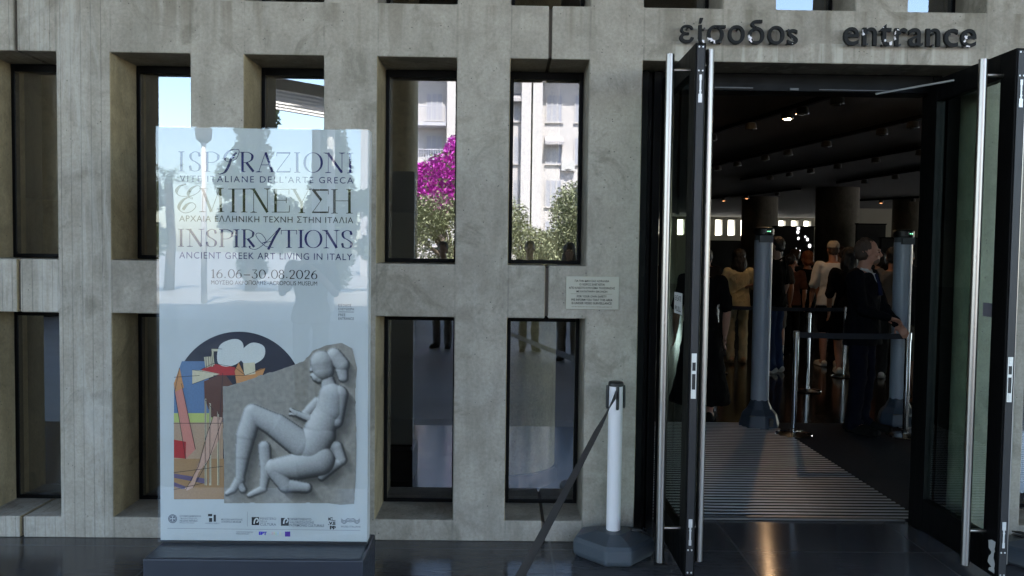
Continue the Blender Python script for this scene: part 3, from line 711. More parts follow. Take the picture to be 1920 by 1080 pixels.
inkpoly('a_slab', [(345, 320), (450, 288), (600, 240), (735, 192), (765, 150), (830, 120), (905, 108), (955, 135), (978, 230), (968, 330), (975, 600), (970, 760), (963, 868), (900, 872), (820, 862), (700, 855), (560, 848), (440, 862), (352, 830)])
bg = None
bm = B()
for ln in ([(140, 225), (118, 340), (170, 655)], [(150, 300), (216, 610)], [(113, 487), (345, 487)], [(200, 235), (330, 255), (200, 303)], [(240, 235), (300, 205), (400, 222), (450, 260)], [(300, 262), (450, 262)], [(400, 240), (420, 200), (450, 262), (545, 226)], [(290, 135), (300, 220)], [(342, 137), (290, 135)],
           [(345, 250), (330, 470)], [(258, 370), (300, 425)], [(262, 375), (262, 780)], [(284, 395), (284, 770)], [(322, 430), (326, 780)], [(300, 455), (270, 540), (230, 690), (170, 800)], [(345, 460), (280, 655), (205, 790)], [(113, 720), (345, 690)], [(113, 800), (250, 770)], [(115, 270), (235, 262)], [(265, 175), (268, 226)], [(277, 174), (280, 222)], [(288, 173), (291, 218)]):
    strokes_to(bm, [Z8(*p) for p in ln], [.9] * len(ln))
for v in bm.verts: v.co.y = PY + .0034
art['ink_black'] = bm
bg = ppart('artwork', art.pop('a_night'), 'a_night', recalc=False)
for k, b_ in art.items():
    o = obj('printed_shape', b_, k, bg, recalc=False)
# a plain, faceless seated stone figure, much simplified, as a halftone picture printed on the panel
CAPS = [(812, 200, 56, 818, 235, 50, 60), (772, 222, 14, 762, 238, 9, 62), (790, 268, 26, 800, 275, 24, 58), (768, 262, 10, 772, 266, 9, 60), (870, 170, 38, 905, 210, 36, 52), (905, 235, 30, 912, 270, 24, 44), (838, 285, 32, 850, 335, 40, 44),
        (858, 360, 62, 846, 430, 64, 66), (838, 440, 62, 800, 520, 72, 62), (800, 540, 76, 760, 600, 80, 56), (892, 350, 42, 880, 470, 31, 88), (878, 478, 30, 770, 470, 20, 96), (765, 470, 18, 690, 440, 15, 96), (690, 440, 15, 668, 424, 10, 98), (684, 446, 9, 662, 446, 6, 98), (790, 390, 26, 740, 440, 22, 50),
        (720, 590, 66, 600, 500, 58, 84), (600, 500, 56, 486, 440, 44, 88), (484, 442, 44, 452, 545, 45, 86), (452, 545, 45, 436, 640, 34, 82), (436, 640, 34, 424, 745, 22, 76), (426, 750, 24, 392, 800, 17, 66), (392, 800, 17, 364, 818, 10, 62), (424, 770, 20, 440, 800, 17, 60),
        (800, 660, 74, 690, 690, 62, 66), (690, 690, 62, 590, 700, 46, 70), (590, 705, 44, 640, 780, 34, 72), (640, 780, 34, 740, 790, 24, 66), (540, 600, 30, 548, 700, 28, 36), (548, 700, 28, 536, 790, 18, 34), (536, 795, 18, 470, 826, 12, 34), (880, 600, 30, 905, 660, 24, 60), (905, 660, 22, 810, 740, 18, 58)]
def relief(x, y):
    z, who = 0.0, 0
    for ax, ay, ar, bx_, by, br, hh in CAPS:
        dx, dy = bx_ - ax, by - ay; t = max(0, min(1, ((x - ax) * dx + (y - ay) * dy) / (dx * dx + dy * dy + 1e-6))); r = ar + (br - ar) * t
        d = math.hypot(x - ax - dx * t, y - ay - dy * t)
        if d < r:
            h = hh * .3 + math.sqrt(r * r - d * d) * .75
            if h > z: z, who = h, 1
    return z
from mathutils import noise as _nz
NX_, NY_ = 210, 240; gx0, gx1, gy0, gy1 = 345., 975., 112., 864.
HZ = [[relief(gx0 + (gx1 - gx0) * i / NX_, gy0 + (gy1 - gy0) * j / NY_) for i in range(NX_ + 1)] for j in range(NY_ + 1)]
for _ in range(1): HZ = [[(HZ[j][i] * 2 + HZ[max(0, j - 1)][i] + HZ[min(NY_, j + 1)][i] + HZ[j][max(0, i - 1)] + HZ[j][min(NX_, i + 1)]) / 6 for i in range(NX_ + 1)] for j in range(NY_ + 1)]
bm = B(); cl = bm.loops.layers.float_color.new('ink'); vs = []; y_ = PY + .0030
SLABP = [Z8(*p) for p in [(347, 318), (450, 288), (600, 240), (735, 192), (765, 150), (830, 120), (905, 110), (955, 135), (976, 230), (968, 330), (973, 600), (968, 760), (963, 864), (352, 864)]]
grid = [[bm.verts.new((P2(*Z8(gx0 + (gx1 - gx0) * i / NX_, gy0 + (gy1 - gy0) * j / NY_))[0], y_, P2(*Z8(gx0 + (gx1 - gx0) * i / NX_, gy0 + (gy1 - gy0) * j / NY_))[1])) for i in range(NX_ + 1)] for j in range(NY_ + 1)]
def inpoly(x, y, P):
    c = False; n = len(P)
    for i in range(n):
        (x1, y1), (x2, y2) = P[i], P[i - 1]
        if (y1 > y) != (y2 > y) and x < (x2 - x1) * (y - y1) / (y2 - y1) + x1: c = not c
    return c
sx_, sy_ = (gx1 - gx0) / NX_, (gy1 - gy0) / NY_
INK = [[None] * (NX_ + 1) for _ in range(NY_ + 1)]
for j in range(NY_ + 1):
    for i in range(NX_ + 1):
        X, Y = gx0 + sx_ * i, gy0 + sy_ * j
        z = HZ[j][i]; g1 = (HZ[j][min(NX_, i + 1)] - HZ[j][max(0, i - 1)]) / sx_ / 2; g2 = (HZ[min(NY_, j + 1)][i] - HZ[max(0, j - 1)][i]) / sy_ / 2
        g1 += .09 * _nz.noise((X * .12, Y * .12, 2)); g2 += .09 * _nz.noise((X * .12, Y * .12, 4))
        nn = Vector((-g1 * .8, -g2 * .8, 1)).normalized(); lit = max(0, nn.dot(Vector((-.42, -.55, .72)).normalized()))
        up = sum(max(0, HZ[max(0, j - k)][max(0, i - k)] - z - k * 1.5) for k in range(1, 18)) / 17; sh = 1 / (1 + up * .075)
        gr = 1 + .2 * _nz.noise((X * .05, Y * .05, 3)) + .2 * _nz.noise((X * .3, Y * .3, 5)); k = min(1, z / 14)
        va = (.05 + .56 * lit ** 1.9) * sh * (1 + .07 * _nz.noise((X * .06, Y * .06, 9))); vb = (.31 * (.3 + .7 * lit)) * sh * gr
        INK[j][i] = (va * k * 1.06 + vb * 1.05 * (1 - k), va * k * 1.03 + vb * .95 * (1 - k), va * k * 1.0 + vb * .82 * (1 - k))
for j in range(NY_):
    for i in range(NX_):
        X, Y = gx0 + sx_ * (i + .5), gy0 + sy_ * (j + .5)
        wob = 6 * _nz.noise((X * .03, Y * .03, 1))
        if not inpoly(*Z8(X + wob, Y + wob), SLABP): continue
        f = bm.faces.new((grid[j][i], grid[j + 1][i], grid[j + 1][i + 1], grid[j][i + 1]))
        for l, (jj, ii) in zip(f.loops, ((j, i), (j + 1, i), (j + 1, i + 1), (j, i + 1))): l[cl] = (*INK[jj][ii], 1)
bmesh.ops.delete(bm, geom=[v for v in bm.verts if not v.link_faces], context='VERTS')
_n = NT('halftone_print'); _a = _n.n('VertexColor', layer_name='ink'); _a.layer_name = 'ink'; _n.col(_a.outputs[0]); _n.set(Roughness=.6); _n.b.inputs['Specular IOR Level'].default_value = .1; M['halftone'] = _n.m
obj('printed_relief', bm, 'halftone', bg, recalc=False)

# ------------------------------------------------------------------ barrier post with belt outside
bp = thing('barrier_post', 'white plastic barrier post on a weighted grey base beside the doorway', 'barrier', (.607, -.185, 0), 0, 'barrier posts outside the entrance')
bm = B(); prof = []
n_ = 6; ang = [R(a) for a in (-108, -72, -8, 42, 138, 188)]
def ringv(s, z, hole=None): return [bm.verts.new((math.cos(a) * .215 * s * (1.02 if i in (2, 5) else 1), math.sin(a) * .215 * s * .98, z)) for i, a in enumerate(ang)]
rings = [ringv(.9, .0), ringv(1.0, .02), ringv(1.0, .085), ringv(.93, .105), ringv(.42, .135), ringv(.2, .137)]
for a, b in zip(rings, rings[1:]):
    for k in range(6): bm.faces.new((a[k], a[(k + 1) % 6], b[(k + 1) % 6], b[k]))
bm.faces.new(rings[0][::-1]); bm.faces.new(rings[-1])
obj('weighted_base', bm, 'greybase', bp, bevel=.014)
bm = B(); box(bm, .075, .15, .0, .03, .128, .133); tube(bm, [(.09, -.02, .137), (.13, -.035, .138), (.17, -.03, .13), (.15, -.01, .136), (.1, .0, .139)], .004, 8); obj('carry_grip', bm, 'black', bp)
bm = B(); lathe(bm, [(.0375, .13), (.0375, .905)], seg=32); s_ = obj('post_tube', bm, 'white', bp, smooth=True); s_.modifiers.new('split', 'EDGE_SPLIT').split_angle = R(40)
bm = B(); lathe(bm, [(.036, .9), (.0405, .902), (.0405, .918), (.034, .925), (.01, .927)], seg=28)
for a in range(4):
    c, s = math.cos(a * math.pi / 2 + .1 - math.pi / 2), math.sin(a * math.pi / 2 + .1 - math.pi / 2)
    tube(bm, [(c * .042, s * .042, .905), (c * .0445, s * .0445, .87), (c * .0445, s * .0445, .79), (c * .041, s * .041, .785)], .0085, 8)
obj('belt_cap', bm, 'black', bp)
dup(bp, (-.285, -4.06, 0), .4, 'white plastic barrier post standing nearer the viewer outside the frame')
dup(bp, (2.84, -.30, 0), 2.2, 'white plastic barrier post beyond the right door leaf, only its grey base in view')
def belt(name, a, b, w_, sag, mat, label, grp=None, tw=0):
    bm = B(); a, b = Vector(a), Vector(b); n = 24; prev = None; d = (b - a).normalized(); side = Vector((-d.y, d.x, 0)).normalized() * .0012
    for i in range(n + 1):
        t = i / n; p = a.lerp(b, t); p.z -= sag * 4 * t * (1 - t)
        k = tw * min(1, t * 5); up = Vector((0, 0, w_ / 2)) * math.cos(k) + side.normalized() * (w_ / 2) * math.sin(k)
        q = [bm.verts.new(p + up + side), bm.verts.new(p + up - side), bm.verts.new(p - up - side), bm.verts.new(p - up + side)]
        if prev:
            for j in range(4): bm.faces.new((prev[j], prev[(j + 1) % 4], q[(j + 1) % 4], q[j]))
        prev = q
    return tag(obj(name, bm, mat), label, 'belt', grp)
def webbing(name, c):
    n = NT(name); wv = n.n('TexWave'); wv.inputs['Scale'].default_value = 160; wv.bands_direction = 'DIAGONAL'
    n.l(n.pos(), wv.inputs['Vector']); n.col(n.mix(wv.outputs['Fac'], tuple(x * .6 for x in c), tuple(x * 1.3 for x in c))); n.set(Roughness=.6); n.bump(wv.outputs['Fac'], .3, .001); return n.m
M['belt'] = webbing('woven_black_webbing', (.02, .02, .026)); M['belt_in'] = webbing('woven_navy_webbing', (.012, .014, .024))
belt('barrier_belt', (.60, -.232, .862), (-.27, -4.02, .85), .043, .012, 'belt', 'black webbing belt stretched from the white post towards the viewer', None, .95)

# ------------------------------------------------------------------ entrance mats
def mat(name, x0, x1, y0, y1, label, pitch=.062):
    t = thing(name, label, 'mat', (x0, y0, 0), 0, 'entrance mats')
    bm = B(); box(bm, 0, x1 - x0, 0, y1 - y0, .0015, .006); obj('mat_base', bm, 'matgap', t)
    bm = B(); y = .012
    while y < y1 - y0 - .03:
        box(bm, .004, x1 - x0 - .004, y, y + .021, .006, .0105); y += pitch
    obj('aluminium_slats', bm, 'matbar', t)
mat('entrance_mat', .72, 2.57, .435, 3.3, 'wide ribbed aluminium mat just inside the open doorway')
mat('entrance_mat', 3.72, 6.2, .435, 3.3, 'ribbed aluminium mat half hidden beyond the right door leaf')

# ------------------------------------------------------------------ security pillars, rope stands
M['tower'] = simple('grey_blue_painted_tower', (.33, .39, .47), .34, 0, .05, 5)
M['towerbase'] = simple('dark_slate_blue_plastic', (.05, .07, .1), .45, 0, .12, 7)
M['towerlabel'] = simple('grey_tower_label', (.10, .115, .13), .5)
sp = thing('security_pillar', 'tall grey blue security pillar at the far end of the ribbed mat', 'security pillar', (2.42, 3.16, 0), 0, 'security pillars inside the entrance')
bm = B(); lathe(bm, [(.082, .24), (.082, 1.735)], seg=36); o = obj('column', bm, 'tower', sp, smooth=True); o.modifiers.new('split', 'EDGE_SPLIT').split_angle = R(40)
bm = B()
secs = [(0, 0, .0, .19, .19), (0, 0, .03, .19, .185), (0, 0, .12, .165, .165), (0, 0, .17, .12, .12), (0, 0, .235, .09, .09), (0, 0, .26, .088, .088)]
loft(bm, secs, 8); obj('base', bm, 'towerbase', sp, bevel=.012)
bm = B(); box(bm, .045, .075, -.19, -.15, .03, .1); tube(bm, [(.06, -.192, .06), (.06, -.15, .06)], .009, 10); box(bm, -.14, -.08, -.168, -.14, .12, .124); obj('service_latch', bm, 'spot', sp, bevel=.003)
bm = B(); lathe(bm, [(.088, 1.78), (.092, 1.79), (.092, 1.838), (.082, 1.852), (.05, 1.857)], seg=32); obj('cap', bm, 'black', sp, smooth=False)
bm = B(); box(bm, -.062, .062, -.088, -.06, 1.715, 1.777); box(bm, -.03, .03, -.0885, -.088, 1.735, 1.76)
lathe(bm, [(.080, 1.735), (.080, 1.78)], seg=28); obj('label_band', bm, 'towerlabel', sp)
bm = B(); ball(bm, (.03, -.0905, 1.816), .0042, 10); ball(bm, (.008, -.0935, 1.816), .0032, 10); obj('indicator_light', bm, 'led', sp)
bm = B(); box(bm, -.012, -.006, -.0955, -.09, 1.804, 1.832); obj('sensor_slot', bm, 'white', sp)
dup(sp, (3.80, 3.32, 0), .12, 'tall grey blue security pillar partly hidden behind the man in black')

rs = thing('rope_stand', 'polished steel barrier stand at the right edge of the ribbed mat', 'barrier stand', (2.62, 2.80, 0), 0, 'steel barrier stands inside')
bm = B(); lathe(bm, [(.155, .0), (.16, .006), (.155, .014), (.09, .026), (.04, .033), (.03, .034)], seg=40); o = obj('foot_plate', bm, 'chrome', rs, smooth=True); o.modifiers.new('split', 'EDGE_SPLIT').split_angle = R(35)
bm = B(); lathe(bm, [(.031, .034), (.031, .06), (.024, .064), (.024, .86), (.028, .864), (.028, .925), (.022, .932)], seg=24); o = obj('pole', bm, 'chrome', rs, smooth=True); o.modifiers.new('split', 'EDGE_SPLIT').split_angle = R(35)
dup(rs, (3.612, 2.785, 0), 0, 'polished steel barrier stand under the hand of the man in black')
for x, y, l in ((3.62, 5.2, 'thin steel barrier stand behind the belt, in the middle of the hall'), (4.55, 6.4, 'thin steel barrier stand beside the man in the pale cap'), (2.9, 6.6, 'thin steel barrier stand behind the woman in cream')): dup(rs, (x, y, 0), 0, l)
belt('barrier_belt', (2.65, 2.80, .895), (3.58, 2.786, .895), .05, .006, 'belt_in', 'dark navy belt between the two front steel stands', 'belts between steel stands')
belt('barrier_belt', (2.93, 6.6, .89), (4.52, 6.4, .89), .05, .01, 'belt_in', 'dark belt stretched behind the woman in cream', 'belts between steel stands')

# ------------------------------------------------------------------ hall: columns, partitions, ceiling tracks
def column(x, y, r, label):
    t = thing('concrete_column', label, 'column', (x, y, 0), 0, 'round columns in the hall')
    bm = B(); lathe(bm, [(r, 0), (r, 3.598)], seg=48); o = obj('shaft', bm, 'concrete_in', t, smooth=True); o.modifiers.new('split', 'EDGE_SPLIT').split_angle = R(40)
    bm = B(); lathe(bm, [(r + .02, 0), (r + .02, .12), (r + .004, .125)], seg=48); obj('base_ring', bm, 'bronze', t)
ic = thing('concrete_column', 'pale round column just behind the lower glass beside the barrier post', 'column', (.03, 1.35, 0), 0, 'round columns in the hall')
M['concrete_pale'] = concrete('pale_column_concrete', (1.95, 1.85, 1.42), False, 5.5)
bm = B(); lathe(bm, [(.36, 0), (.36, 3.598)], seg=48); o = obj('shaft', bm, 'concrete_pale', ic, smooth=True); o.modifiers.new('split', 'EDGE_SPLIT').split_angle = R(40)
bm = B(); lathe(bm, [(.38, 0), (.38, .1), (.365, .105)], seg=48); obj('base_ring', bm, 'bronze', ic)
def wx(px, d): return (px - 941) / 1560 * (d + CAMD)
column(wx(1569, 20), 20, .61, 'round concrete column nearest the middle of the hall')
column(wx(1423, 24.5), 24.5, .61, 'round concrete column farther back towards the left')
column(wx(1708, 24.5), 24.5, .6, 'round concrete column at the right beyond the second pillar')
def panel(x0, x1, y, h, label, dots=False):
    t = thing('partition_panel', label, 'partition', ((x0 + x1) / 2, y, 0), 0, 'dark display partitions'); hw = (x1 - x0) / 2
    bm = B(); box(bm, -hw, hw, 0, .12, 0, h); obj('board', bm, 'partition', t)
    bm = B(); box(bm, -hw - .02, hw + .02, -.02, .14, h, h + .03); obj('top_rail', bm, 'bronze', t)
    if dots:
        bm = B()
        for px, py, s in ((1497, 428, 3.2), (1496, 435, 3.), (1497, 447, 2.4), (1510, 444, 1.8), (1514, 449, 2.6), (1518, 461, 3.2), (1493, 466, 1), (1500, 470, 1)):
            v = at(px, py, y - .01); k = s / 1560 * (y + CAMD); vs = [bm.verts.new((v.x - t.location.x + k * .85 * math.cos(a * .524), -.012, v.z + k * 1.15 * math.sin(a * .524))) for a in range(12)]; bm.faces.new(vs)
        obj('lit_disc', bm, 'disc', t, recalc=False)
panel(wx(1452, 17), wx(1527, 17), 17, 2.33, 'black display partition with a cluster of white lit discs', True)
panel(wx(1316, 26), wx(1390, 26), 26, 2.08, 'dark low partition below the distant bright windows')
panel(wx(1608, 19), wx(1662, 19), 19, 2.5, 'tall dark partition right of the middle column')
panel(wx(1655, 16), wx(1735, 16), 16, 2.05, 'low dark partition behind the heads at the right')
ww = thing('side_room_wall', 'pale cream wall glowing faintly beyond the right columns', 'wall', (wx(1690, 30), 30, 0))
bm = B(); box(bm, -2.2, 1.6, 0, .2, 0, 3.59); obj('wall_face', bm, 'plaster', ww)

def track(p0, p1, spots, lit, label, n_dim=()):
    p0, p1 = Vector(p0), Vector(p1); t = thing('lighting_track', label, 'light track', p0, 0, 'ceiling lighting tracks')
    d = p1 - p0; bm = B(); s = Vector((-d.y, d.x, 0)).normalized() * .035
    vs = []
    for z in (-.001, -.06):
        for q in (Vector() + s, Vector() - s, d - s, d + s): vs.append(bm.verts.new(q + Vector((0, 0, z))))
    for f in ((0, 1, 2, 3), (7, 6, 5, 4), (0, 4, 5, 1), (1, 5, 6, 2), (2, 6, 7, 3), (3, 7, 4, 0)): bm.faces.new([vs[i] for i in f])
    obj('rail', bm, 'track', t)
    for i, u in enumerate(spots):
        c = d * u; bm = B()
        on = i == lit
        lathe(bm, [(.035, -.06), (.075, -.075), (.085, -.15), (.078, -.165)], seg=16)
        for v in bm.verts: v.co += c
        o = obj('spotlight', bm, 'spot', t)
        bm = B(); lathe(bm, [(.042, -.172), (.042, -.166)], seg=16)
        for v in bm.verts: v.co += c
        obj('lamp_lens', bm, 'lamp' if on else ('lamp_dim' if i in n_dim else 'chrome'), o)
CZ = 3.6
def cz(px, py):
    q = FW + RT * ((px - 960) / FPX) - UP * ((py - 540) / FPX); return CP + q * ((CZ - CP.z) / q.z)
for (a, b, sp_, lit, lab, dim) in (
    ((1620, 155), (1318, 250), (.12, .30, .385, .62, .92), 2, 'nearest ceiling light track carrying one glowing warm lamp', ()),
    ((1770, 205), (1318, 312), (.08, .17, .36, .52, .63, .78, .9), -1, 'second ceiling light track from the door', ()),
    ((1770, 266), (1390, 334), (.08, .25, .42, .56, .68, .8), -1, 'third ceiling light track from the door', ()),
    ((1770, 308), (1570, 340), (.1, .4, .7), -1, 'fourth short ceiling light track from the door', ()),
    ((1500, 352), (1318, 372), (.2, .5, .75), -1, 'far ceiling light track with dim lamps near the left column', (1, 2)),
    ((1760, 366), (1610, 374), (.3, .7), -1, 'far ceiling light track right of the middle column', (1,))):
    A_, B_ = cz(*a), cz(*b); A_.z = B_.z = CZ - .001; track(A_, B_, sp_, lit, lab, dim)

# ------------------------------------------------------------------ people
def skin(name, c): 
    n = simple(name, c, .5, 0, .1, 30); return n
M['skin'] = skin('fair_skin', (.42, .25, .18)); M['skin_ruddy'] = skin('reddened_skin', (.52, .26, .185)); M['skin_tan'] = skin('tanned_skin', (.30, .15, .09)); M['skin_warm'] = skin('ruddy_skin', (.40, .19, .12))
M['hair_dark'] = simple('dark_hair', (.012, .009, .008), .5, 0, .4, 60, .3); M['hair_brown'] = simple('brown_hair', (.05, .028, .018), .5, 0, .4, 60, .3)
M['hair_crop'] = simple('cropped_hair', (.085, .055, .042), .7, 0, .3, 90); M['hair_red'] = simple('auburn_hair', (.22, .07, .025), .5, 0, .4, 60, .3); M['eye'] = simple('dark_eye', (.01, .008, .007), .2); M['stubble'] = simple('short_stubble', (.20, .12, .085), .7, 0, .2, 90)
def cloth(name, c, f=1.0):
    n = NT(name); p = n.pos((1, 1, .45)); a = n.noise(11, 4, .55, p, .8); w_ = n.noise(300, 2, .5)
    n.col(n.mix(a, tuple(x * .85 for x in c), tuple(x * 1.12 for x in c))); n.set(Roughness=.85); n.b.inputs['Specular IOR Level'].default_value = .08
    n.bump(n.math('ADD', a, n.math('MULTIPLY', w_, .06)), .55 * f, .03); return n.m
for k, c in dict(suit=(.0045, .005, .008), suit_trousers=(.006, .0075, .017), black_cloth=(.005, .005, .0056), cream_cloth=(.42, .38, .24), cream_trousers=(.36, .31, .19), white_cloth=(.62, .62, .62), jeans=(.030, .050, .11),
                 grey_tee=(.13, .125, .12), charcoal_tee=(.035, .035, .037), khaki=(.20, .18, .14), grey_shorts=(.16, .16, .16), shoe_white=(.62, .60, .55), shoe_black=(.012, .012, .012), cap=(.40, .36, .31), navy_tie=(.012, .016, .045), rust=(.09, .04, .03), pink_tee=(.32, .2, .2), shoe_tan=(.30, .2, .12)).items(): M[k] = cloth(k, c)

from mathutils import noise as mnoise
FOLDS = {'shirt', 'jacket', 'trousers', 'shorts', 'dress'}
def vox(name, bm, mat, parent, size=.009, sm=6):
    bmesh.ops.recalc_face_normals(bm, faces=bm.faces)
    me = bpy.data.meshes.new(name); bm.to_mesh(me); bm.free(); o = bpy.data.objects.new(name, me); COL.objects.link(o)
    r = o.modifiers.new('union', 'REMESH'); r.mode = 'VOXEL'; r.voxel_size = size; r.use_smooth_shade = True
    s = o.modifiers.new('smooth', 'SMOOTH'); s.factor = .5; s.iterations = sm
    dg = bpy.context.evaluated_depsgraph_get(); me2 = bpy.data.meshes.new_from_object(o.evaluated_get(dg)); o.modifiers.clear()
    o.data = me2; bpy.data.meshes.remove(me); me2.name = name; me2.materials.clear(); me2.materials.append(M[mat])
    if name in FOLDS:       # real folds in the cloth
        sd_ = parent.location.x * 3.7 if parent else 0
        for v, nv in zip(me2.vertices, [v.normal.copy() for v in me2.vertices]):
            c = v.co; a_ = mnoise.noise((c.x * 9 + sd_, c.y * 9, c.z * 4.5)) + .6 * mnoise.noise((c.x * 20, c.y * 20 + sd_, c.z * 11))
            r_ = 1 - abs(mnoise.noise((c.x * 7 + c.z * 5, c.y * 7 + sd_, c.z * 6)))
            v.co = c + nv * (.0075 * a_ + .010 * (r_ ** 4 - .4))
    elif name == 'hair':
        for v, nv in zip(me2.vertices, [v.normal.copy() for v in me2.vertices]):
            c = v.co; v.co = c + nv * (.006 * mnoise.noise((c.x * 90, c.y * 90, c.z * 22)) + .012 * mnoise.noise((c.x * 26 + parent.location.x, c.y * 26, c.z * 13)))
    for p in me2.polygons: p.use_smooth = True
    o.parent = parent; return o

STAND = dict(pelvis=(0, 0, .96), hip_l=(.09, 0, .92), hip_r=(-.09, 0, .92), knee_l=(.10, -.015, .50), knee_r=(-.10, -.015, .50), ankle_l=(.10, .03, .09), ankle_r=(-.10, .03, .09), toe_l=(.13, -.17, .03), toe_r=(-.13, -.17, .03),
             chest=(0, 0, 1.27), neck=(0, .02, 1.47), head=(0, -.01, 1.635), sho_l=(.185, .015, 1.42), sho_r=(-.185, .015, 1.42), elb_l=(.235, .04, 1.13), elb_r=(-.235, .04, 1.13), wri_l=(.235, -.05, .88), wri_r=(-.235, -.05, .88))
def limb(bm, a, b, ra, rb, mid=None, g=0):
    a, b = Vector(a), Vector(b); n = 6; pts, rad = [], []
    for i in range(n + 1):
        t = i / n; pts.append(a.lerp(b, t)); r = ra + (rb - ra) * t
        if mid: r += mid * math.sin(math.pi * t) ** 1
        rad.append(r + g)
    tube(bm, pts, rad, 14); ball(bm, a, ra + g, 12); ball(bm, b, rb + g, 12)
def hand(bm, wr, el, curl=.5, thumb=1, down=None):
    wr, el = Vector(wr), Vector(el); d = (wr - el).normalized() if down is None else Vector(down).normalized()
    u = d.cross(Vector((0, 1, 0)))
    if u.length < .2: u = d.cross(Vector((1, 0, 0)))
    u = u.normalized(); v = d.cross(u).normalized()     # u: across the knuckles is v, palm normal u
    q = Matrix((v, u, d)).transposed()
    ball(bm, wr + d * .045, (.038, .017, .05), 12, q)
    for i, (o, ln) in enumerate(((-.028, .066), (-.0095, .076), (.0095, .071), (.028, .055))):
        p0 = wr + d * .082 + v * o; dd = (d + u * curl * .45 * thumb).normalized(); p1 = p0 + dd * ln * .5; d2 = (d + u * curl * 1.6 * thumb).normalized(); p2 = p1 + d2 * ln * .5
        tube(bm, [p0 - d * .02, p0, p1, p2], [.009, .0092, .0085, .007], 8)
    t0 = wr + d * .02 - v * .03; t1 = t0 + (d * .6 - v * .7 + u * .3 * thumb).normalized() * .04; tube(bm, [wr + d * .01 - v * .015, t0, t1, t1 + (d - v * .1 + u * .3 * thumb).normalized() * .03], [.013, .012, .0105, .008], 8)
def head_shape(bm, J, turn):
    h = J['head']; q = Quaternion((0, 0, 1), turn); f = lambda x, y, z: h + q @ Vector((x, y, z))
    rot = q.to_matrix()
    ball(bm, f(0, .02, .03), (.075, .093, .092), 20, rot); ball(bm, f(0, -.022, -.04), (.058, .066, .072), 18, rot)
    ball(bm, f(0, -.062, -.092), (.026, .022, .019), 12, rot)                                   # chin
    ball(bm, f(0, -.078, .022), (.046, .02, .014), 12, rot)                                      # brow
    tube(bm, [f(0, -.086, .012), f(0, -.1, -.012), f(0, -.109, -.03)], [.009, .012, .014], 10); ball(bm, f(0, -.1, -.034), (.018, .013, .010), 10, rot)
    ball(bm, f(0, -.083, -.058), (.026, .014, .008), 10, rot); ball(bm, f(0, -.081, -.07), (.022, .014, .008), 10, rot)
    for s in (-1, 1):
        ball(bm, f(s * .078, .018, -.008), (.010, .02, .032), 10, rot); ball(bm, f(s * .045, -.05, -.02), (.022, .026, .024), 10, rot)
    return f, rot
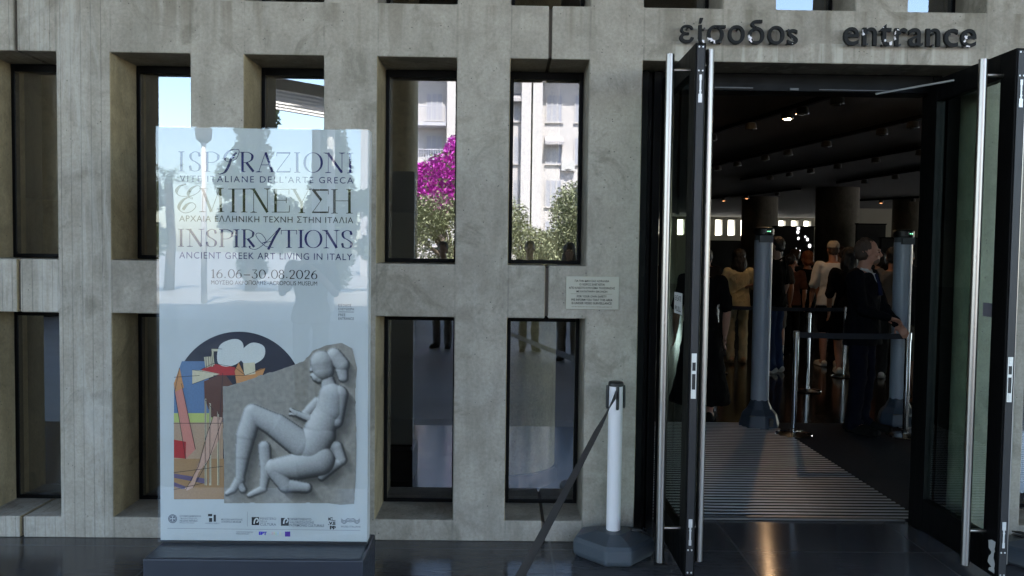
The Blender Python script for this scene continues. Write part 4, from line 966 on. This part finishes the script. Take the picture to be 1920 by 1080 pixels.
def person(label, loc, heading, H=1.75, pose={}, skinm='skin', top=None, legs=None, hair='short', hairm='hair_dark', shoes='shoe_black', sleeve=.5, short=False, dress=False, turn=0, slim=1.0, group=None, voxel=.010, jacket=False, curl=.5, cap=None, socks=None):
    k = H / 1.75; J = {a: Vector(b) * k for a, b in {**STAND, **pose}.items()}
    t = thing('person', label, 'person', loc, heading, group)
    sw = slim
    def torso(bm, g, low=.86, high=1.0, neck=True):
        pel, ch, nk = J['pelvis'], J['chest'], J['neck']; sh = (J['sho_l'] + J['sho_r']) / 2
        e = lambda p, z, rx, ry: (p.x, p.y, p.z + z * k, (rx * sw) * k + g, ry * k + g)
        secs = [e(pel, -.10, .135, .10), e(pel, -.03, .165, .118), e(pel, .06, .158, .11), e(pel.lerp(ch, .5), 0, .142, .10), e(ch, 0, .165, .115), e(ch, .08, .175, .112), e(sh, -.02, .165, .09), e(sh, .03, .11, .07)]
        if neck: secs += [e(nk, .0, .062, .062)]
        loft(bm, secs, 24)
        for s in ('l', 'r'): ball(bm, J['sho_' + s] - Vector((.018 * (1 if s == 'l' else -1), 0, .005)) * k, .06 * k + g, 14)
    # the body
    bm = B(); torso(bm, -.006)
    limb(bm, J['neck'] - Vector((0, 0, .04)), J['head'] + Vector((0, .02, -.05)), .06 * k, .055 * k)
    f, rot = head_shape(bm, J, turn)
    for s, i in (('l', 1), ('r', -1)):
        limb(bm, J['sho_' + s], J['elb_' + s], .047 * k, .038 * k, .004); limb(bm, J['elb_' + s], J['wri_' + s], .039 * k, .025 * k, .006)
        hand(bm, J['wri_' + s], J['elb_' + s], curl, i)
        limb(bm, J['hip_' + s], J['knee_' + s], .078 * k, .05 * k, .006); limb(bm, J['knee_' + s], J['ankle_' + s], .05 * k, .034 * k, .012)
        tube(bm, [J['ankle_' + s] + Vector((0, .02, -.03)), J['ankle_' + s].lerp(J['toe_' + s], .5) + Vector((0, 0, -.01)), J['toe_' + s]], [.038, .036, .026], 10)
    vox('body', bm, skinm, t, voxel, 4)
    bm = B()
    for s in (-1, 1): ball(bm, f(s * .031, -.077, .001), (.010, .006, .0055), 10, rot)
    obj('eyes', bm, 'eye', t, smooth=True)
    # hair
    bm = B()
    if hair in ('short', 'crop', 'bald'):
        z = {'short': .012, 'crop': .004, 'bald': .002}[hair]
        ball(bm, f(0, .036, .042), (.074 + z, .088 + z, .087 + z), 20, rot); ball(bm, f(0, .06, -.02), (.062 + z, .055 + z, .06), 16, rot)
    elif hair == 'long':
        ball(bm, f(0, .03, .04), (.095, .108, .1), 20, rot); ball(bm, f(0, .075, -.06), (.10, .062, .13), 16, rot); ball(bm, f(.06, .05, -.09), (.05, .06, .12), 12, rot); ball(bm, f(-.06, .05, -.09), (.05, .06, .12), 12, rot); ball(bm, f(0, .09, -.13), (.085, .05, .11), 12, rot)
    elif hair == 'bob': ball(bm, f(0, .035, .035), (.092, .105, .1), 20, rot); ball(bm, f(0, .06, -.05), (.092, .07, .075), 16, rot)
    elif hair == 'bun': ball(bm, f(0, .03, .038), (.085, .1, .098), 20, rot); ball(bm, f(0, .12, .06), .045, 12)
    # keep the face clear
    if hair in ('crop', 'short'): pass
    vox('hair', bm, hairm, t, .009, 2)
    if cap:
        bm = B(); loft(bm, [(f(0, .025, .03).x, f(0, .025, .03).y, f(0, 0, .035).z, .089, .105), (f(0, .025, 0).x, f(0, .025, 0).y, f(0, 0, .09).z, .083, .098), (f(0, .025, 0).x, f(0, .025, 0).y, f(0, 0, .135).z, .05, .06)], 20)
        ball(bm, f(0, -.1, .045), (.07, .075, .008), 14, rot); vox('cap', bm, cap, t, .009, 3)
    # clothes
    if dress:
        bm = B(); torso(bm, .012, neck=False); pel = J['pelvis']
        loft(bm, [(pel.x, pel.y + .02, .17, .30, .27), (pel.x, pel.y + .01, .45, .235, .20), (pel.x, pel.y, .8 * k, .19, .15), (pel.x, pel.y, 1.0 * k, .175, .13)], 28)
        for s in ('l', 'r'): limb(bm, J['sho_' + s], J['sho_' + s].lerp(J['elb_' + s], sleeve * 1.0), .062, .06)
        vox('dress', bm, top, t, .012, 8)
    else:
        bm = B(); g = .02 if jacket else .013; torso(bm, g, neck=False)
        pel = J['pelvis']; fl = .012 if not jacket else .02
        loft(bm, [(pel.x, pel.y, pel.z - (.16 if jacket else .10) * k, .168 * k * sw + fl + g, .122 * k + fl + g), (pel.x, pel.y, pel.z + .03 * k, .17 * k * sw + g, .118 * k + g), (pel.x, pel.y, pel.z + .1 * k, .155 * k * sw + g, .11 * k + g)], 24)
        for s in ('l', 'r'):
            if sleeve >= 1:
                limb(bm, J['sho_' + s], J['elb_' + s], .066 * k, .054 * k); limb(bm, J['elb_' + s], J['elb_' + s].lerp(J['wri_' + s], min(1, sleeve - .06)), .055 * k, .042 * k)
            else: limb(bm, J['sho_' + s], J['sho_' + s].lerp(J['elb_' + s], sleeve * 1.3), .064 * k, .066 * k)
        if jacket:
            tube(bm, [J['neck'] + Vector((.05, .01, .0)), J['neck'] + Vector((0, .055, .015)), J['neck'] + Vector((-.05, .01, .0))], .022, 10)
        vox('jacket' if jacket else 'shirt', bm, top, t, .010, 7)
        bm = B(); g = .016
        loft(bm, [(pel.x, pel.y, pel.z - .10 * k, .15 * k * sw + g, .108 * k + g), (pel.x, pel.y, pel.z - .02 * k, .166 * k * sw + g, .119 * k + g), (pel.x, pel.y, pel.z + .07 * k, .156 * k * sw + g - .006, .108 * k + g - .006)], 24)
        for s in ('l', 'r'):
            if short: limb(bm, J['hip_' + s], J['hip_' + s].lerp(J['knee_' + s], .92), .092 * k, .084 * k)
            else: limb(bm, J['hip_' + s], J['knee_' + s], .09 * k, .072 * k); limb(bm, J['knee_' + s], J['ankle_' + s] + Vector((0, 0, -.015)), .072 * k, .064 * k); ball(bm, J['ankle_' + s] + Vector((0, -.03, -.012)), (.06, .08, .05), 12)
        vox('trousers' if not short else 'shorts', bm, legs, t, .010, 7)
    for s in ('l', 'r'):
        bm = B(); a, b = J['ankle_' + s], J['toe_' + s]; dr = (b - a); dr.z = 0; dr.normalize(); z = a.z - .09 * k
        h_ = a - dr * .045; q = Matrix((Vector((-dr.y, dr.x, 0)), dr, Vector((0, 0, 1)))).transposed()
        ball(bm, Vector((h_.x, h_.y, z + .045)), (.042, .048, .045), 12, q); mid_ = a.lerp(b, .45); ball(bm, Vector((mid_.x, mid_.y, z + .044)), (.043, .10, .042), 14, q); ball(bm, Vector((b.x, b.y, z + .032)) - dr * .02, (.046, .075, .034), 14, q)
        tube(bm, [Vector((h_.x, h_.y, z + .006)), Vector((mid_.x, mid_.y, z + .006)), Vector((b.x, b.y, z + .006)) + dr * .045], [.046, .05, .042], 12)
        o = vox('shoe', bm, shoes, t, .009, 2)
        for v in o.data.vertices: v.co.z = max(v.co.z, z + .001)
        if socks:
            bm = B(); limb(bm, a + Vector((0, 0, -.02)), a.lerp(J['knee_' + s], .3), .042, .046); vox('sock', bm, socks, t, .009, 2)
    return t, J, f, rot

HALL = 'visitors standing in the hall'
PI = math.pi
# attendant: body turned to the right and a little towards the door, one hand on the steel stand
gl = Vector((3.30, 3.0, 0)); gh = R(44)
def loc2(t_loc, hd, p):   # world point -> local of a turned figure
    v = Vector(p) - t_loc; c, s = math.cos(-hd), math.sin(-hd); return (v.x * c - v.y * s, v.x * s + v.y * c, v.z)
wr = loc2(gl, gh, (3.44, 2.80, 1.055)); el = loc2(gl, gh, (3.19, 2.79, 1.13))
wl = loc2(gl, gh, (3.545, 2.845, .992)); ell = loc2(gl, gh, (3.50, 3.06, 1.15))
t, J, f, rot = person('man in a black jacket facing right with one hand on a steel stand', gl, gh, 1.75, dict(wri_r=wr, elb_r=el, wri_l=wl, elb_l=ell, toe_l=(.14, -.18, .03), toe_r=(-.12, -.18, .03), head=(0, -.035, 1.635)), 'skin_ruddy', 'suit', 'suit_trousers', 'crop', 'hair_crop', 'shoe_black', 1.0, False, False, R(38), 1.1, None, .0062, True, 1.1)
bm = B(); n_ = J['neck']
tube(bm, [n_ + Vector((.052, .0, .02)), n_ + Vector((.035, -.055, .0)), n_ + Vector((.0, -.085, -.035)), n_ + Vector((-.035, -.055, .0)), n_ + Vector((-.052, .0, .02))], [.014, .02, .018, .02, .014], 10)
tube(bm, [n_ + Vector((0, -.09, -.03)), n_ + Vector((0, -.128, -.12)), n_ + Vector((0, -.145, -.2))], [.03, .026, .012], 10); vox('shirt_collar', bm, 'white_cloth', t, .007, 2)
bm = B(); tube(bm, [n_ + Vector((0, -.108, -.03)), n_ + Vector((0, -.15, -.11)), n_ + Vector((0, -.168, -.22))], [.02, .02, .024], 10); vox('tie', bm, 'navy_tie', t, .007, 2)
bm = B(); ball(bm, n_ + Vector((.075, -.115, -.14)), (.008, .006, .014), 8); obj('lapel_badge', bm, 'zinc', t)
bm = B(); ball(bm, f(0, -.045, -.075), (.05, .05, .036), 14, rot); vox('beard', bm, 'hair_brown' if False else 'stubble', t, .007, 2) if 'stubble' in M else bm.free()

# visitors
walkb = dict(knee_l=(.10, -.05, .51), ankle_l=(.10, .12, .13), toe_l=(.12, -.06, .03))
person('woman in a long black dress walking in beside the left door', (1.93, 3.45, 0), PI * .93, 1.66, dict(elb_r=(-.25, .03, 1.13), wri_r=(-.235, -.02, .87), elb_l=(.25, .03, 1.13), wri_l=(.26, -.03, .88)), 'skin', 'black_cloth', None, 'bun', 'hair_dark', 'shoe_black', .9, False, True, 0, .95, HALL)
cw, *_ = person('woman in cream blouse and wide cream trousers seen from behind', (3.50, 7.75, 0), PI, 1.66, dict(elb_r=(-.27, .0, 1.14), wri_r=(-.25, -.12, .95), elb_l=(.26, .0, 1.14), wri_l=(.25, -.12, .95)), 'skin_tan', 'cream_cloth', 'cream_trousers', 'long', 'hair_dark', 'shoe_tan', .95, False, False, 0, 1.05, HALL)
person('dark haired woman in a pale pink top behind the woman in black', (3.22, 8.9, 0), R(70), 1.62, {}, 'skin_warm', 'pink_tee', 'grey_tee', 'bob', 'hair_brown', 'shoe_black', .5, False, False, R(15), .95, HALL)
person('short haired visitor in dark clothes at the far left of the hall', (3.75, 10.6, 0), PI * .9, 1.66, {}, 'skin_tan', 'charcoal_tee', 'black_cloth', 'short', 'hair_dark', 'shoe_black', .5, group=HALL)
jm, JJ, jf, jr = person('tall man in jeans and black top beside the left pillar', (3.72, 6.75, 0), PI * 1.25, 1.84, dict(elb_l=(.26, -.06, 1.15), wri_l=(.16, -.24, 1.12)), 'skin', 'black_cloth', 'jeans', 'short', 'hair_dark', 'shoe_white', .6, group=HALL)
person('visitor in grey shorts and white socks behind the man in jeans', (4.28, 8.4, 0), PI * .95, 1.7, {}, 'skin_tan', 'charcoal_tee', 'grey_shorts', 'short', 'hair_dark', 'shoe_white', .5, True, group=HALL, socks='white_cloth')
person('visitor in black with a rust scarf toned head of hair', (5.05, 9.2, 0), PI * 1.1, 1.66, {}, 'skin_warm', 'black_cloth', 'black_cloth', 'bob', 'hair_red', 'shoe_black', .5, group=HALL)
person('man in a white short sleeved shirt and pale cap seen from behind', (4.78, 7.45, 0), PI * .96, 1.80, dict(elb_l=(.25, .0, 1.14), elb_r=(-.25, .0, 1.14), wri_l=(.27, -.05, .9), wri_r=(-.27, -.05, .9)), 'skin_warm', 'white_cloth', 'black_cloth', 'bald', 'hair_crop', 'shoe_white', .75, True, False, 0, 1.1, HALL, cap='cap')
person('dark haired visitor in black behind the attendant shoulder', (4.62, 6.5, 0), PI * .9, 1.70, walkb, 'skin_warm', 'black_cloth', 'black_cloth', 'long', 'hair_dark', 'shoe_white', .8, True, False, 0, .95, HALL)
person('visitor in a grey T-shirt partly hidden by the right pillar', (5.12, 6.3, 0), PI * .8, 1.70, dict(elb_l=(.24, -.1, 1.16), wri_l=(.1, -.25, 1.2)), 'skin_warm', 'grey_tee', 'charcoal_tee', 'short', 'hair_dark', 'shoe_white', .6, group=HALL)
person('broad man in a charcoal T-shirt and khaki shorts beside the right door', (4.45, 4.15, 0), PI * .95, 1.80, {**walkb, 'elb_l': (.26, .03, 1.15), 'wri_l': (.2, -.16, 1.0)}, 'skin', 'charcoal_tee', 'khaki', 'short', 'hair_dark', 'shoe_black', .7, True, False, 0, 1.15, HALL)
person('tall visitor in black deep in the dark hall', (4.95, 10.8, 0), PI, 1.74, {}, 'skin_tan', 'black_cloth', 'black_cloth', 'short', 'hair_dark', 'shoe_black', .6, group=HALL)
person('visitor holding something up near the lit discs', (4.62, 9.9, 0), R(150), 1.64, dict(elb_l=(.24, -.1, 1.2), wri_l=(.12, -.26, 1.38)), 'skin_warm', 'charcoal_tee', 'black_cloth', 'bob', 'hair_brown', 'shoe_black', .5, group=HALL)
for x, y, h_, tp, hr, lb in ((2.52, 9.6, 1.64, 'grey_tee', 'bob', 'visitor in grey at the far left edge of the crowd'), (5.25, 10.4, 1.70, 'charcoal_tee', 'short', 'visitor in charcoal left of the white lit discs'), (6.05, 12.0, 1.72, 'black_cloth', 'long', 'visitor with long dark hair under the white lit discs'), (4.72, 9.0, 1.60, 'rust', 'bun', 'visitor in a dim rust coloured top in the middle of the crowd'),
                             (6.15, 9.0, 1.66, 'pink_tee', 'bob', 'visitor in dull pink beyond the attendant'), (5.95, 8.0, 1.74, 'black_cloth', 'short', 'visitor in black beside the right pillar'), (6.75, 9.2, 1.70, 'khaki', 'short', 'visitor in khaki farthest right in the hall'), (5.9, 10.0, 1.75, 'suit_trousers', 'short', 'visitor in navy behind the man in the pale cap')):
    person(lb, (x, y, 0), PI * random.uniform(.8, 1.2), h_, {'elb_l': (.24, random.uniform(-.08, .05), 1.14), 'wri_l': (.2, random.uniform(-.26, -.05), random.uniform(.88, 1.15))}, random.choice(('skin', 'skin_tan', 'skin_warm')), tp, 'black_cloth', hr, random.choice(('hair_dark', 'hair_brown')), 'shoe_black', .6, group=HALL, turn=random.uniform(-.6, .6), voxel=.013)
# bags they carry
def bag(name, label, loc, rz, s, mat):
    t = thing(name, label, 'bag', loc, rz); bm = B(); w_, d_, h_ = s
    loft(bm, [(0, 0, 0, w_ * .46, d_ * .5), (0, 0, .03, w_ * .52, d_ * .6), (0, 0, h_ * .6, w_ * .5, d_ * .56), (0, -.0, h_, w_ * .34, d_ * .35)], 16); vox('bag_body', bm, mat, t, .011, 4)
    bm = B(); ball(bm, (0, d_ * .55, h_ * .32), (w_ * .34, d_ * .16, h_ * .22), 12); vox('front_pocket', bm, mat, t, .01, 3)
    bm = B()
    for x in (-w_ * .3, w_ * .3): tube(bm, [(x, -d_ * .35, .06), (x, -d_ * .95, h_ * .3), (x, -d_ * 1.2, h_ * .75), (x, -d_ * .8, h_ * 1.08), (x * .6, -d_ * .2, h_ * .95)], .013, 8)
    obj('shoulder_strap', bm, mat, t, smooth=True); return t
bag('backpack', 'black backpack worn by the tall man in jeans', (3.63, 6.60, 1.08), R(-45) + R(180) - R(0), (.30, .17, .46), 'black_cloth')
bag('shoulder_bag', 'dark bag hanging at the side of the woman in cream', (3.80, 7.72, .84), R(170), (.26, .13, .30), 'black_cloth')
# three people standing out in the forecourt, seen only as reflections
OUT = 'people out in the forecourt'
person('person in dark clothes standing in the forecourt facing the poster', (-1.9, -5.2, 0), PI, 1.76, dict(elb_l=(.26, -.1, 1.16), wri_l=(.08, -.26, 1.4), elb_r=(-.26, -.1, 1.16), wri_r=(-.08, -.26, 1.4)), 'skin', 'charcoal_tee', 'black_cloth', 'short', 'hair_dark', 'shoe_black', .6, group=OUT, turn=0)
person('person in a navy top waiting in the forecourt', (.45, -8.3, 0), PI * .97, 1.76, {}, 'skin', 'suit_trousers', 'grey_tee', 'short', 'hair_dark', 'shoe_black', .6, group=OUT)
person('person in blue standing at the right of the forecourt', (1.0, -7.2, 0), PI * 1.03, 1.72, {}, 'skin', 'jeans', 'grey_tee', 'long', 'hair_dark', 'shoe_black', .6, group=OUT)
person('person in black in the forecourt before the concrete column', (-.98, -8.6, 0), PI * 1.05, 1.73, {}, 'skin', 'black_cloth', 'grey_tee', 'short', 'hair_dark', 'shoe_black', .6, group=OUT)

# ------------------------------------------------------------------ across the forecourt (seen in the glass)
ec = thing('forecourt_column', 'round concrete column carrying the roof over the forecourt', 'column', (-2.36, -14, 0), 0, 'columns of the forecourt roof')
M['concrete_pale'] = concrete('pale_column_concrete', (1.95, 1.85, 1.42), False, 5.5)
bm = B(); lathe(bm, [(.40, 0), (.40, 8.0)], seg=40); obj('shaft', bm, 'concrete_pale', ec, smooth=True)
bm = B(); lathe(bm, [(.43, 0), (.43, .1), (.41, .11)], seg=40); obj('base_ring', bm, 'bronze', ec)
dup(ec, (-10.45, -14, 0), 0, 'added round column at the far left, blocking sky from the leftmost window')  # extra column, added to cover the sky reflected in the leftmost window
pg = thing('white_canopy', 'white slatted canopy across the forecourt', 'canopy', (-5.4, -17, 0)); M['canopywhite'] = simple('white_painted_slats', (.8, .79, .76), .6)
bm = B()
for i in range(7): box(bm, -2.0, 1.25, -1.6 + i * .62, -1.35 + i * .62, 5.35 - .0 * i, 5.62)
bmesh.ops.rotate(bm, verts=bm.verts, cent=(0, 0, 5.4), matrix=Matrix.Rotation(R(9), 3, 'Y')); obj('slats', bm, 'canopywhite', pg)
bm = B(); box(bm, -2.0, -1.85, -1.8, 2.6, 5.7, 5.9); tube(bm, [(1.0, .4, 0), (1.0, .4, 5.2)], .1, 12); tube(bm, [(1.0, -1.3, 0), (1.0, -1.3, 5.2)], .1, 12); obj('posts', bm, 'canopywhite', pg)

ab = thing('apartment_building', 'white apartment building with projecting fins and grey windows across the street', 'building', (2, -48, 0))
M['stucco'] = simple('white_stucco', (.42, .405, .40), .85, 0, .06, 2); M['shutter'] = simple('grey_shutter_glass', (.28, .29, .33), .5, 0, .2, 6); M['railing'] = simple('pale_grey_railing', (.38, .38, .42), .6)
bm = B(); box(bm, -10.3, 16, -8, 0, 0, 12.9); obj('wall', bm, 'stucco', ab)
bm = B()
for x in (-10.2, -5.2, -.55, .05, 4.6): box(bm, x - .35, x + .35, .002, .9, 0, 13.0)
obj('fin', bm, 'stucco', ab)
bm = B(); box(bm, -10.6, 16.4, -8.4, 1.4, 13.003, 13.3); obj('roof', bm, 'stucco', ab)
proto = None
for zi, z in enumerate((1.9, 4.5, 7.2, 9.85)):
    for x in (-8.2, -6.4, -3.0, -1.2, 1.2, 3.0, 6.5, 9.2):
        if proto is None:
            bm = B(); box(bm, -.5, .5, .003, .05, 0, 1.65); proto = obj('window', bm, 'shutter', ab)
            bm = B()
            for q in (-.5, -.17, .17, .5): box(bm, q - .03, q + .03, .05, .09, 0, 1.65)
            box(bm, -.58, .58, .05, .14, -.08, -.003); obj('frame', bm, 'stucco', proto); wpro = proto; wpro.location = (x, 0, z)
        else:
            c = wpro.copy(); COL.objects.link(c); c.location = (x, 0, z)
            for g in wpro.children: d = g.copy(); COL.objects.link(d); d.parent = c
for z in (6.9, 9.55):
    bm = B(); box(bm, -7.6, -5.6, .1, 1.2, z - .2, z); 
    for i in range(14): box(bm, -7.58 + i * .15, -7.55 + i * .15, 1.14, 1.17, z, z + .95)
    box(bm, -7.6, -5.6, 1.13, 1.19, z + .95, z + 1.0); obj('balcony', bm, 'railing', ab)

M['acunit'] = simple('off_white_air_conditioner', (.4, .4, .39), .5, 0, .1, 9); M['awning'] = simple('faded_grey_awning', (.30, .29, .30), .8, 0, .15, 5)
for x, z in ((2.1, 6.75), (-2.1, 9.4), (4.0, 9.4), (-2.15, 4.1), (2.15, 4.05)):
    bm = B(); box(bm, -.42, .42, .003, .36, 0, .6); lathe(bm, [(.2, .1), (.2, .12)], (0, .3), 12); o = obj('air_conditioner', bm, 'acunit', ab, bevel=.02); o.location = (x, 0, z)
for x, z in ((1.2, 8.95), (-3.0, 6.25), (3.0, 6.25), (-1.2, 11.6)):
    bm = B(); vs = [bm.verts.new(p) for p in ((-.6, .003, 0), (.6, .003, 0), (.6, .75, -.42), (-.6, .75, -.42), (-.6, .003, -.04), (.6, .003, -.04), (.6, .75, -.6), (-.6, .75, -.6))]
    for f in ((0, 1, 2, 3), (4, 5, 6, 7), (3, 2, 6, 7), (0, 3, 7, 4), (1, 2, 6, 5), (0, 1, 5, 4)): bm.faces.new([vs[i] for i in f])
    o = obj('awning', bm, 'awning', ab); o.location = (x, 0, z)
def leafmat(name, a, b, rough=.55):
    n = NT(name); g = n.n('NewGeometry'); r = g.outputs['Random Per Island']
    n.col(n.ramp(r, [(0, a), (1, b)])); n.set(Roughness=rough); n.b.inputs['Transmission Weight'].default_value = .0; return n.m
M['olive_leaf'] = leafmat('olive_leaves', (.16, .19, .10), (.40, .43, .27)); M['dark_leaf'] = leafmat('dark_leaves', (.09, .12, .05), (.24, .29, .14)); M['bract'] = leafmat('magenta_bracts', (.36, .03, .30), (.80, .14, .70)); M['bark'] = simple('grey_bark', (.12, .095, .07), .9, 0, .4, 12, .5)
M['cypress_leaf'] = leafmat('cypress_foliage', (.06, .085, .045), (.14, .18, .09)); M['palm_leaf'] = leafmat('palm_fronds', (.05, .08, .03), (.12, .16, .06))
def tree(name, label, cat, loc, clumps, n, ls, lm, trunk_h, tr=.12, group=None, extra=None):
    t = thing(name, label, cat, loc, 0, group); rnd = random.Random(hash(label) % 1000 if False else len(label) * 13 + int(loc[0] * 10))
    bm = B(); tops = [Vector(c[:3]) for c in clumps]
    tube(bm, [(0, 0, -.05), (tr * .3, 0, trunk_h * .5), (0, tr * .3, trunk_h)], [tr * 1.3, tr, tr * .85], 10)
    for c in tops: tube(bm, [(0, tr * .2, trunk_h * .9), tuple(Vector((0, 0, trunk_h)).lerp(c, .5) + Vector((rnd.uniform(-.1, .1), 0, .1))), tuple(c)], [tr * .6, tr * .35, tr * .12], 7)
    obj('trunk', bm, 'bark', t, smooth=True)
    def crown(nm, cl, n_, mat):
        bm = B(); tot = sum(c[3] * c[4] for c in cl)
        for c in cl:
            for _ in range(int(n_ * c[3] * c[4] / tot)):
                while True:
                    p = Vector((rnd.uniform(-1, 1), rnd.uniform(-1, 1), rnd.uniform(-1, 1)))
                    if p.length < 1 and p.length > .45 * rnd.random(): break
                p = Vector(c[:3]) + Vector((p.x * c[3], p.y * c[3], p.z * c[4]))
                a = Vector((rnd.gauss(0, 1), rnd.gauss(0, 1), rnd.gauss(0, 1) * .7)).normalized(); b = a.orthogonal().normalized(); s = ls * rnd.uniform(.6, 1.3)
                bm.faces.new([bm.verts.new(q) for q in (p - a * s, p + b * s * .4, p + a * s, p - b * s * .4)])
        return obj(nm, bm, mat, t, recalc=False)
    crown('crown', clumps, n, lm)
    if extra: crown(*extra)
    return t
def blob(cx, cz, rx, rz, k, seed, y=.6):
    r = random.Random(seed); return [(cx + r.uniform(-rx, rx) * .8, r.uniform(-y, y), cz + r.uniform(-rz, rz) * .8, rx * r.uniform(.3, .55), rz * r.uniform(.3, .55)) for _ in range(k)]
OL = 'olive trees across the forecourt'
tree('olive_tree', 'silvery olive tree left of the forecourt middle', 'tree', (-1.7, -22.5, 0), blob(0, 1.85, 1.6, 1.6, 13, 1), 16000, .055, 'olive_leaf', 1.3, .14, OL)
tree('olive_tree', 'silvery olive tree in the middle of the forecourt edge', 'tree', (1.0, -22.8, 0), blob(0, 1.85, 1.6, 1.6, 13, 2), 16000, .055, 'olive_leaf', 1.3, .14, OL)
tree('olive_tree', 'silvery olive tree at the right of the forecourt edge', 'tree', (3.1, -22, 0), blob(0, 1.9, 1.5, 1.7, 13, 3), 16000, .055, 'olive_leaf', 1.3, .14, OL)
tree('bougainvillea', 'huge magenta bougainvillea in full flower against the street', 'bush', (-2.6, -30, 0), [(-.5, 0, 4.2, .8, .8), (.1, 0, 4.9, .8, .8), (.8, 0, 5.6, .7, 1.0), (-.8, 0, 4.8, .5, .5), (.8, 0, 4.4, .9, .9), (0, .2, 3.6, 1.0, .6), (1.5, 0, 5.6, .7, 1.0), (-1.0, 0, 3.9, .4, .5), (1.5, 0, 4.4, .7, .8)], 17000, .095, 'bract', 2.6, .2, None, ('leaves', [(.6, .1, 4.4, 1.7, 1.5)], 900, 'dark_leaf'))
CY = 'dark cypresses beyond the forecourt'
cyp = lambda h, r: [(0, 0, z, r * (1.1 - abs(z / h - .38) * 1.35), .7) for z in [h * i / 11 for i in range(1, 12)]]
tree('cypress', 'tall dark cypress beyond the forecourt, reflected at a window edge', 'tree', (-10.2, -31, 0), cyp(10, .9), 7000, .13, 'cypress_leaf', 1, .16, CY)
tree('cypress', 'broad dark cypress beyond the forecourt, reflected in the poster', 'tree', (-6.35, -28, 0), cyp(7.2, 1.0), 8000, .12, 'cypress_leaf', 1, .16, CY)
BT = 'broad trees beyond the forecourt'
for i, (x, y, h, rx) in enumerate(((-9.4, -28, 4.3, 1.6), (-4.2, -29, 3.6, 1.3), (-13.8, -27, 4.0, 1.5), (-7.8, -30, 3.7, 1.6), (-17.5, -30, 4.6, 2), (9, -26, 4.6, 2))):
    tree('broad_tree', ('rounded leafy tree beyond the forecourt near the tall cypress', 'low leafy tree right of the broad cypress', 'leafy tree at the left of the forecourt street', 'leafy tree between the two cypresses', 'large leafy tree farthest left across the street', 'large leafy tree right of the olive trees')[i], 'tree', (x, y, 0), blob(0, h * .68, rx, h * .34, 9, 10 + i), 6000, .11, 'dark_leaf', h * .35, .15, BT)
pt = thing('palm_tree', 'palm with feathery fronds across the forecourt', 'palm', (-12.6, -28.5, 0))
bm = B(); tube(bm, [(0, 0, 0), (.1, 0, 2), (0, 0, 4)], [.2, .16, .15], 10); obj('trunk', bm, 'bark', pt)
bm = B()
for i in range(26):
    a = i * 2.4; el_ = random.uniform(.1, 1.2); prev = None
    for k in range(9):
        s = k / 8 * 1.7; p = Vector((math.cos(a) * s * math.cos(el_), math.sin(a) * s * math.cos(el_), 4 + s * math.sin(el_) - s * s * .28)); q = Vector((-math.sin(a), math.cos(a), -.3)) * .22 * math.sin(math.pi * (k + .5) / 9)
        if k: 
            for sg in (-1, 1): bm.faces.new([bm.verts.new(v) for v in (p, p + q * sg, (p + prev) / 2)])
        prev = p
obj('fronds', bm, 'palm_leaf', pt, recalc=False)
lp = thing('lamp_post', 'slim pale lamp post at the edge of the forecourt', 'lamp post', (-8.6, -21, 0))
bm = B(); tube(bm, [(0, 0, 0), (0, 0, 5)], [.09, .07], 14); obj('pole', bm, 'canopywhite', lp, smooth=True)
bm = B(); lathe(bm, [(.1, 4.6), (.22, 4.7), (.24, 5.0), (.1, 5.1)], seg=16); obj('lamp_head', bm, 'spot', lp)
